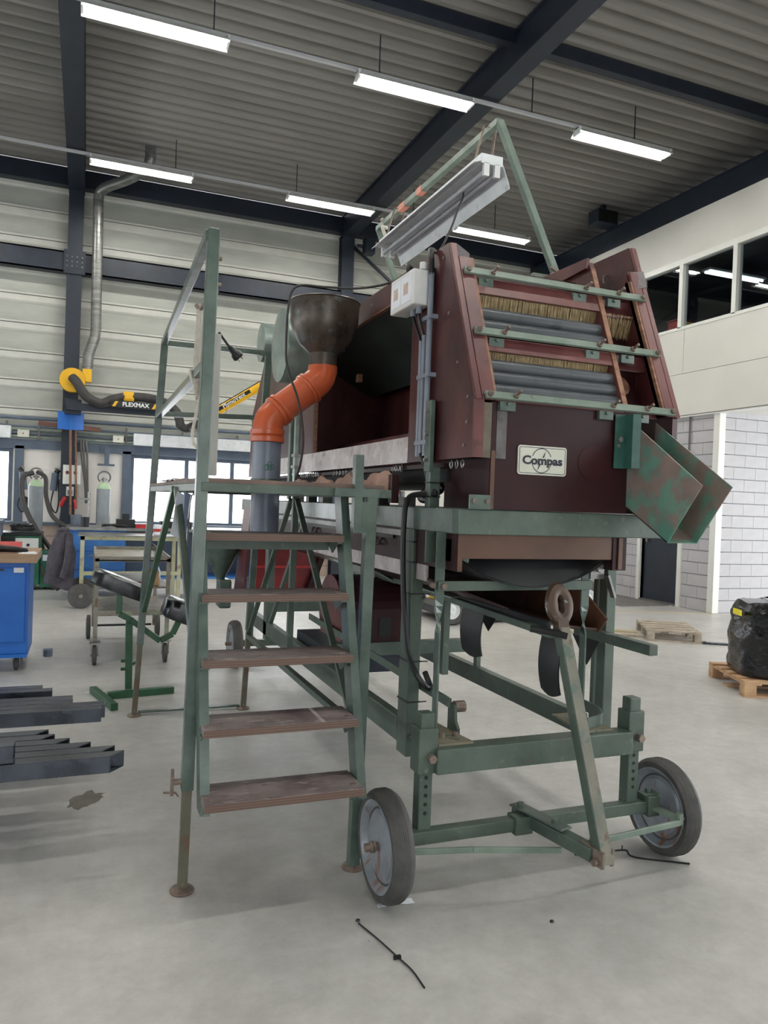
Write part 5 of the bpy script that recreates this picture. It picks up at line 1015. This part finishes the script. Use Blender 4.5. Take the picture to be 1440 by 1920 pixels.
tb('hose', HOSE, t, spline([(-.68, 13.0, .85), (-.5, 12.9, .6), (-.35, 12.8, .42), (-.3, 12.75, .5)], 6), .035, 9); tb('hose', HOSE, t, spline([(-.7, 13.2, .8), (-.62, 12.6, .5), (-.58, 12.4, .3), (-.45, 12.3, .1), (-.35, 12.2, .03)], 6), .02, 8)
for i, (x, l) in enumerate(((-1.02, 'left blue black welding torch hung beside the cylinder'), (-.5, 'right blue black welding torch hung beside the cylinder'))):
    t = thing('welding_torch', l, 'torch', (x, 14.3, 1.4)); s_ = -1 if i == 0 else 1
    tb('torch_body', GREYBLUE, t, [(x, 14.28, 1.8), (x-.03*s_, 14.26, 1.5)], .06, 10); tb('torch_head', BLACKR, t, [(x+.05*s_, 14.28, 1.86), (x, 14.27, 1.8)], .04, 10)
    tb('torch_cable', BLACKR, t, spline([(x-.03*s_, 14.26, 1.5), (x-.06, 14.24, 1.25), (x+.02, 14.24, 1.12), (x+.06, 14.25, 1.3), (x+.05*s_, 14.27, 1.7)], 5), .012, 7); bx('torch_hook', STEEL, t, x-.02, x+.02, 14.3, 14.398, 1.84, 1.9)
m = MB().lathe((-1.0, WY-.06, 1.27), (0, 1, 0), [(.001, 0), (.03, 0), (.035, .01), (.09, .012), (.11, .006), (.12, .02), (.12, .05), (.001, .05)], 28); tag(m.build('wall_disc', BLACKR, smooth=True), 'round black disc hung on the plaster wall beside the cylinder', 'disc')
# welders
t = thing('welding_machine', 'grey and green welding set piled with black cables', 'welder', (-.9, 12.6, 0)); bx('case_body', HOSEG, t, -1.15, -.62, 12.4, 13.0, .08, .82, bevel=.01); bx('control_panel', OFFTRIM, t, -.95, -.64, 12.385, 12.4, .45, .78); k = MB()
for (dx, dz) in ((-.78, .68), (-.72, .57), (-.8, .54), (-.86, .62)): k.cyl((dx, 12.37, dz), (dx, 12.385, dz), .022, 10)
k.build('control_knobs', BLACKR, t, kind='stuff'); bx('dark_front', BLACKR, t, -1.14, -.96, 12.388, 12.4, .5, .8); bx('top_tray', BLACKR, t, -1.17, -.6, 12.38, 13.02, .82, .86); m = MB(); rnd = random.Random(3)
for q in range(9): a0 = rnd.random()*6; m.tube([(-.88+math.cos(a0+i*.5)*(.1+.07*rnd.random()), 12.65+math.sin(a0+i*.5)*.14, .88+.02*q*.5+.02*rnd.random()) for i in range(12)], .014, 6)
m.build('cable_pile', BLACKR, t, kind='stuff', smooth=True); [caster(t, x, y, .035, .07) for x in (-1.08, -.7) for y in (12.5, 12.9)]
t = thing('green_wire_feeder', 'green welding power unit standing on the floor behind the coat', 'welder', (-.48, 12.6, 0)); bx('case_body', HOSEG, t, -.62, -.3, 12.45, 12.95, .04, .58, bevel=.01); bx('control_strip', PAPER, t, -.58, -.4, 12.44, 12.45, .44, .53); MB().cyl((-.5, 12.42, .48), (-.5, 12.44, .48), .02, 10).build('control_knob', BLACKR, t); k = MB(); [k.box(x, x+.05, y, y+.05, 0, .04) for x in (-.6, -.38) for y in (12.5, 12.85)]; k.build('feet_rail', BLACKR, t)
t = thing('grey_crate', 'grey plastic crate behind the blue cabinet at the left edge', 'crate', (-1.45, 12.2, .8)); bx('crate_body', GREYBLUE, t, -1.75, -1.12, 12.0, 12.4, .82, 1.02, bevel=.01); bx('crate_rim', GREYBLUE, t, -1.77, -1.1, 11.98, 12.42, 1.02, 1.05); bx('crate_stand', MILL, t, -1.7, -1.18, 12.05, 12.35, 0, .82)
# wall tools: shovel, broom, extinguisher, sockets
t = thing('snow_shovel', 'blue snow shovel hung upside down with wooden handle on the column', 'shovel', (-.28, 13.95, 1.1))
m = MB(); m.sheet([[(-.28+.205*(j/6*2-1), 13.97+.05*((j/6*2-1)**2)-.02, 2.84-.3*i/5+.012*abs(j/6*2-1)) for j in range(7)] for i in range(6)], .008); bl = m.build('shovel_blade', BLUE, t, smooth=True); bx('blade_rib', BLUE2, bl, -.288, -.272, 13.935, 13.95, 2.55, 2.82); tb('shovel_handle', EDGE, t, [(-.28, 13.97, 2.56), (-.24, 13.97, 1.1)], .022, 10)
t = thing('push_broom', 'wide dark wooden broom head behind the blue shovel', 'broom', (-.3, 14.05, 2.55)); m = MB().beam((-.78, 14.04, 2.63), (.2, 14.04, 2.58), .06, .07); m.build('broom_head', mat('dark_broom_wood', (84, 52, 42), (104, 68, 56), 5, .6, stretch=(.5, 3, 3)), t); tb('broom_handle', EDGE, t, [(-.2, 14.02, 2.58), (-.15, 14.02, 1.2)], .016, 8)
t = thing('grease_guns', 'red handled tools hanging on the lower dark column', 'tool', (-.3, 13.98, 1.2)); tb('red_body', REDP, t, spline([(-.4, 13.98, 1.24), (-.37, 13.97, 1.32), (-.33, 13.97, 1.4)], 4), .032, 9); tb('red_body', REDP, t, spline([(-.17, 13.98, 1.2), (-.17, 13.97, 1.28), (-.19, 13.97, 1.36)], 4), .022, 9); tb('tool_lever', STEEL, t, spline([(-.4, 13.98, 1.24), (-.41, 13.98, 1.1), (-.42, 13.98, 1.0)], 4), .012, 7); bx('tool_hook', STEEL, t, -.28, -.24, 13.98, 14.12, 1.42, 1.46)
t = thing('socket_box', 'white switch and socket box on the dark column', 'socket', (-.25, 14.08, 1.7)); bx('box_body', OFFTRIM, t, -.38, -.1, 14.05, 14.12, 1.62, 1.95, bevel=.008); k = MB(); [k.lathe((x, 14.05, 1.82), (0, -1, 0), [(.03, 0), (.03, .012), (.001, .012)], 14) for x in (-.31, -.18)]; each(k, 'socket_cap', REDD, t)
t = thing('grey_socket', 'small grey socket below the white socket box', 'socket', (-.26, 14.08, 1.5)); bx('box_body', OFFTRIM, t, -.32, -.2, 14.06, 14.12, 1.42, 1.58, bevel=.006); bx('socket_lid', PVC, t, -.3, -.22, 14.05, 14.06, 1.44, 1.52)
# pipes and trunking along the wall
t = thing('pipe_run', 'parallel grey pipes running along the back wall above the windows', 'pipes', (1, 14.3, 2.3), kind=S)
for zz, r_, mt_ in ((2.72, .03, GREYBLUE), (2.58, .02, GREYBLUE), (2.52, .018, ZINC), (2.46, .018, GREYBLUE), (2.40, .018, ZINC)): [tb('wall_pipe', mt_, t, [(xa, 14.28, zz), (xb, 14.28, zz)], r_, 8) for xa, xb in ((-7.5, -.43), (-.17, 4.49), (4.75, 8.5))]
for x in (-1.3, -.8, .62, 1.6, 2.6, 3.6): bx('pipe_clip', SEAM, t, x, x+.03, 14.25, 14.335, 2.36, 2.66)
for i, (a, b, l) in enumerate(((.75, 4.3, 'long white lamp trunking above the bright window row'), (-3, -1.2, 'white lamp trunking above the leftmost window'))):
    t = thing('lamp_trunking', l, 'trunking', ((a+b)/2, 14.2, 2.36)); bx('trunking_body', WHITEL, t, a, b, 14.06, 14.18, 2.36, 2.56, bevel=.01); bx('trunking_bracket', SEAM, t, (a+b)/2-.02, (a+b)/2+.02, 14.18, 14.33, 2.42, 2.5)
for i, (x, l) in enumerate(((-1.02, 'cream junction box left of the column'), (.5, 'cream junction box right of the column'))): t = thing('junction_box', l, 'box', (x, 14.25, 2.42)); bx('box_body', SIGNB, t, x-.09, x+.09, 14.18, 14.27, 2.39, 2.51, bevel=.006); MB().cyl((x, 14.175, 2.45), (x, 14.18, 2.45), .012, 8).build('box_screw', EDGE, t)
t = thing('wall_bracket', 'dark T shaped bracket on the plaster above the right cylinder', 'bracket', (.3, 14.3, 2.0)); bx('bracket_bar', GREYBLUE, t, .28, .36, 14.25, 14.3, 2.0, 2.3); bx('bracket_foot', GREYBLUE, t, .17, .45, 14.1, 14.3, 1.97, 2.0); bx('bracket_plate', GREYBLUE, t, .22, .42, 14.3, 14.4, 2.2, 2.3)
t = thing('drop_cables', 'bundle of cables dropping down beside the column', 'cable', (0, 14.2, 1.2)); [tb('drop_cable', SEAM, t, spline([(x0, 14.25, 2.4), (x0+.03, 14.22, 2.1), (x1, 14.2, 1.6), (x1+.02, 14.2, 1.3)], 5), .018, 7) for x0, x1 in ((-.12, -.02), (-.08, .0), (-.03, .02))]
t = thing('safety_sign', 'small red and white safety sign on the back wall seen below the machine body', 'sign', (5.9, 14.38, 1.7))
bx('sign_board', REDP, t, 5.79, 6.01, 14.385, 14.398, 1.7, 1.9); bx('sign_symbol', PAPER, t, 5.85, 5.95, 14.38, 14.386, 1.75, 1.85); bx('symbol_core', REDP, t, 5.88, 5.92, 14.377, 14.381, 1.78, 1.82)
# ventilation duct + extraction arm
t = thing('ventilation_duct', 'galvanised spiral duct rising along the dark column', 'duct', (.04, 14.0, 3.6))
tb('duct_pipe', DUCTM, t, [(.05, 13.97, 6.55), (.07, 13.97, 4.3), (.06, 13.97, 4.15), (-.03, 13.97, 3.85), (-.05, 13.97, 3.55)], .085, 20)
m = MB(); [m.lathe((.05+.02*(6.5-z)/2.3, 13.97, z), (0, 0, 1), [(.0855, -.004), (.0885, 0), (.0855, .004)], 20) for z in [4.3+.22*i for i in range(11)]]; m.build('duct_seam', DUCTM, t, kind='stuff')
tb('duct_elbow', DUCTM, t, spline([(.05, 13.97, 6.5), (.07, 13.95, 6.62), (.18, 13.8, 6.68), (.5, 13.4, 6.72), (.75, 13.0, 6.78), (.8, 12.9, 6.9), (.8, 12.9, 7.1)], 6), .085, 18)
t = thing('extraction_arm', 'yellow fan and black hose extraction arm on the back wall', 'extractor', (.6, 13.7, 2.7))
m = MB(); m.lathe((-.27, 13.95, 3.37), (0, -1, 0), [(.001, 0), (.2, 0), (.205, .01), (.205, .14), (.2, .15), (.09, .152), (.085, .17), (.001, .17)], 32); fh = m.build('fan_housing', YELLOW, t, smooth=True); bx('fan_outlet', YELLOW, fh, -.12, .03, 13.82, 13.94, 3.36, 3.58, bevel=.005)
tb('flexible_hose', HOSE, t, spline([(-.27, 13.75, 3.4), (-.2, 13.68, 3.32), (-.05, 13.66, 3.1), (.18, 13.66, 3.0), (.38, 13.66, 3.08), (.6, 13.66, 3.14), (.95, 13.66, 3.15), (1.25, 13.66, 3.08), (1.42, 13.66, 2.95), (1.48, 13.66, 2.8), (1.5, 13.66, 2.72), (1.58, 13.66, 2.67), (1.7, 13.66, 2.7)], 6), .078, 14)
bx('hose_band', YELLOW, t, .52, .73, 13.575, 13.745, 3.05, 3.235, bevel=.06); bx('arm_beam', NAVY, t, -.35, 1.25, 13.72, 13.8, 2.86, 2.98); bx('wall_bracket', NAVY, t, -.38, -.12, 13.8, 14.12, 2.8, 3.05)
bn_ = bx('banner_plate', BLACKR, t, .34, 1.18, 13.56, 13.575, 2.94, 3.06); text('banner_lettering', 'FLEXMAX', TEXTW, bn_, (.74, 13.556, 3.0), (1, 0, 0), (0, 0, 1), .1, .001, bold=.003)
m = MB(); [m.add([(x, 13.557, 2.955), (x+.05, 13.557, 2.955), (x+.1, 13.557, 3.045), (x+.05, 13.557, 3.045)], [(0, 1, 2, 3)]) for x in (.36, 1.0, 1.08)]; each(m, 'banner_stripe', YELLOW, bn_)
ya_, yb2 = V(1.86, 13.3, 2.83), V(2.76, 12.9, 3.44)
tb('outer_arm', YELLOW, t, [ya_, yb2], .075, 18); dA = (yb2-ya_).normalized(); upA = dA.cross(V(0, -1, 0)).normalized(); upA = upA if upA.z > 0 else -upA; tb('elbow_joint', HOSE, t, spline([(1.68, 13.6, 2.7), (1.78, 13.4, 2.74), tuple(ya_+dA*.05)], 4), .08, 14)
m = MB(); m.beam(ya_.lerp(yb2, .05)+upA*.07, yb2+upA*.07, .05, .03, up=tuple(upA)); m.build('arm_rod', MILL, t); m = MB(); m.beam(ya_.lerp(yb2, .22)+V(0, -.074, 0)+upA*.02, ya_.lerp(yb2, .78)+V(0, -.074, 0)+upA*.02, .012, .06, up=tuple(upA)); pl_ = m.build('arm_plate', BLACKR, t)
text('arm_lettering', 'PlymoVent', TEXTW, pl_, ya_.lerp(yb2, .5)+V(0, -.086, 0)+upA*.02, tuple(dA), tuple(upA), .1, .001, bold=.002)
m = MB(); m.lathe(yb2, tuple(dA), [(.076, 0), (.085, .01), (.085, .05), (.076, .06)], 16); m.build('arm_hood', BLACKR, t); tb('counter_cord', SEAM, t, [(2.2, 13.1, 3.0), (2.16, 13.1, 2.84)], .006, 5)

# ================================================================== right side: pallets, wrapped load, yellow truck
u_ = V(.907, -.42, 0); v_ = V(.42, .907, 0); o_ = V(5.11, 4.70, 0)
def pbox(m, a0, a1, b0, b1, z0, z1, O=None, U=None, Vv=None):
    O = o_ if O is None else O; U = u_ if U is None else U; Vv = v_ if Vv is None else Vv; P_ = lambda a, b, z: O+U*a+Vv*b+V(0, 0, z)
    return m.add([P_(a0, b0, z0), P_(a1, b0, z0), P_(a1, b1, z0), P_(a0, b1, z0), P_(a0, b0, z1), P_(a1, b0, z1), P_(a1, b1, z1), P_(a0, b1, z1)], [(0, 3, 2, 1), (4, 5, 6, 7), (0, 1, 5, 4), (1, 2, 6, 5), (2, 3, 7, 6), (3, 0, 4, 7)])
def pallet(label, O, U, Vv, mt_, L, W2):
    t = thing('wooden_pallet', label, 'pallet', tuple(O+U*L/2+Vv*W2/2), 'wooden pallets')
    bw = .1 if L > .8 else .08
    for a in ((0, (L-bw)/2, L-bw) if L > .8 else (0, L-bw)):
        for b in ((0, W2-.1) if L > .8 else (0, W2/2-.05, W2-.1)): pbox(MB(), a, a+bw, b, b+.1, .0+.018, .1, O, U, Vv).build('pallet_block', mt_, t, bevel=.003)
    for b in (0, W2/2-.05, W2-.1): pbox(MB(), 0, L, b, b+.1, 0, .018, O, U, Vv).build('bottom_board', mt_, t)
    for a in (0, (L-.14)/2, L-.14): pbox(MB(), a, a+.14, 0, W2, .1, .115, O, U, Vv).build('stringer_board', mt_, t)
    n = 5
    for k in range(n): b = k*(W2-.1)/(n-1); pbox(MB(), 0, L, b, b+.1, .115, .133, O, U, Vv).build('top_board', mt_, t, bevel=.002)
pallet('wooden pallet under the black wrapped load', o_, u_, v_, PALLETW, 1.2, .8)
t = thing('wrapped_load', 'load wrapped in shiny black stretch film with yellow label', 'load', tuple(o_+u_*.6+v_*.4+V(0, 0, .133)))
m = MB(); NR, NZ = 120, 44; vs = []; cc = o_+u_*.62+v_*.4
for i in range(NZ+1):
    z = .135+.62*i/NZ; e = 1-.1*(i/NZ)**6-.02*math.cos(i*.4)*.4
    for k in range(NR):
        a = 2*math.pi*k/NR; q = lambda x: math.copysign(abs(x)**.62, x)
        p = cc+u_*q(math.cos(a))*.55*e+v_*q(math.sin(a))*.37*e; nn = noise.noise(V(p.x*4, p.y*4, z*5))*.05+noise.noise(V(p.x*11, p.y*11, z*13))*.025+abs(noise.noise(V(p.x*19, p.y*19, z*34)))*.018
        p = cc+(p-cc)*(1+nn); vs.append((p.x, p.y, z+(.03*noise.noise(p*5) if i > 34 else 0)))
m.add(vs, [(i*NR+k, i*NR+(k+1) % NR, (i+1)*NR+(k+1) % NR, (i+1)*NR+k) for i in range(NZ) for k in range(NR)]+[tuple(NZ*NR+k for k in range(NR)), tuple(range(NR-1, -1, -1))]); m.build('film_wrap', WRAP, t, smooth=True)
lp = o_+u_*.05+v_*.28; m = MB(); m.sheet([[o_+u_*(.05)+v_*(.42-.18*i)+V(0, 0, .69), o_+u_*(.05)+v_*(.42-.18*i)+V(0, 0, .64)] for i in range(2)], .004); m.build('yellow_label', LABELY, t)
m = MB(); m.sheet([[cc+u_*(-.3+.13*i)+v_*(-.1+.1*j)+V(0, 0, .765+.02*math.sin(i*1.5+j)) for j in range(3)] for i in range(6)], .006); m.build('white_sheet', PAPER, t, smooth=True)
t = thing('orange_bundle', 'orange brown piece on top of the black wrapped load', 'part', tuple(cc+u_*.2+V(0, 0, .72))); m = MB(); m.lathe(cc+u_*.0+v_*.1+V(0, 0, .77), (0, 0, 1), [(.03, 0), (.06, .03), (.05, .09), (.001, .1)], 12); m.build('bundle_body', ORANGE, t, smooth=True); m = MB(); m.lathe(cc+v_*.1+V(0, 0, .86), (0, 0, 1), [(.02, 0), (.025, .02), (.001, .03)], 10); m.build('bundle_tip', ORANGE, t)
O2 = V(6.15, 7.07, 0); U2 = V(.855, -.52, 0).normalized(); V2 = V(.52, .855, 0).normalized()
pallet('empty grey weathered pallet near the block wall', O2, U2, V2, PALLETG, .6, .85)
t = thing('floor_planks', 'loose boards lying on the floor left of the empty pallet', 'boards', (5.9, 7.6, 0)); pbox(MB(), -.9, .0, .2, .32, 0, .03, O2, U2, V2).build('plank', PALLETG, t); pbox(MB(), -1.0, -.05, .45, .57, 0, .03, O2, U2, V2).build('plank', LINEY, t)
t = thing('dark_offcut', 'thin dark slat on the floor right of the empty pallet', 'slat', tuple(O2+U2*.75)); pbox(MB(), .62, .9, .02, .1, 0, .02, O2, U2, V2).build('offcut_body', MILL, t); pbox(MB(), .64, .66, .03, .09, .02, .024, O2, U2, V2).build('offcut_end', BLACKR, t)
# yellow truck half hidden behind the machine
t = thing('yellow_truck', 'yellow and black industrial truck parked behind the machine', 'truck', (5.3, 8.9, 0))
bx('chassis', YELLOW, t, 4.5, 6.3, 8.6, 9.6, .14, .24, bevel=.02); bx('underbody', BLACKR, t, 4.45, 6.3, 8.55, 9.6, .03, .14); bx('counterweight', mat('light_grey_cowl', (170, 172, 172), (184, 186, 186), 4, .4), t, 5.7, 6.5, 8.65, 9.55, .24, .75, bevel=.08); bx('seat_deck', BLACKR, t, 4.6, 5.7, 8.7, 9.5, .24, .4, bevel=.03)
for (x, y) in ((4.29, 8.52), (6.3, 8.52), (4.29, 9.7), (6.3, 9.7)):
    r_ = .185 if x < 5 else .28
    w_ = MB().lathe((x, y-.08, r_), (0, 1, 0), [(r_*.58, 0), (r_*.9, -.01), (r_, .02), (r_, .14), (r_*.9, .17), (r_*.58, .16)], 30, close=True).build('tyre', RUBBER, t, smooth=True); MB().lathe((x, y-.07, r_), (0, 1, 0), [(.001, -.01), (r_*.2, -.012), (r_*.24, .01), (r_*.4, .02), (r_*.5, .0), (r_*.58, -.012), (r_*.58, .14), (.001, .14)], 24).build('wheel_rim', WHITEL, w_, smooth=True)
bx('wheel_arm', BLACKR, t, 4.2, 4.6, 8.62, 9.6, .1, .2); bx('mast_frame', BLACKR, t, 5.62, 5.7, 8.7, 9.5, .4, .8)
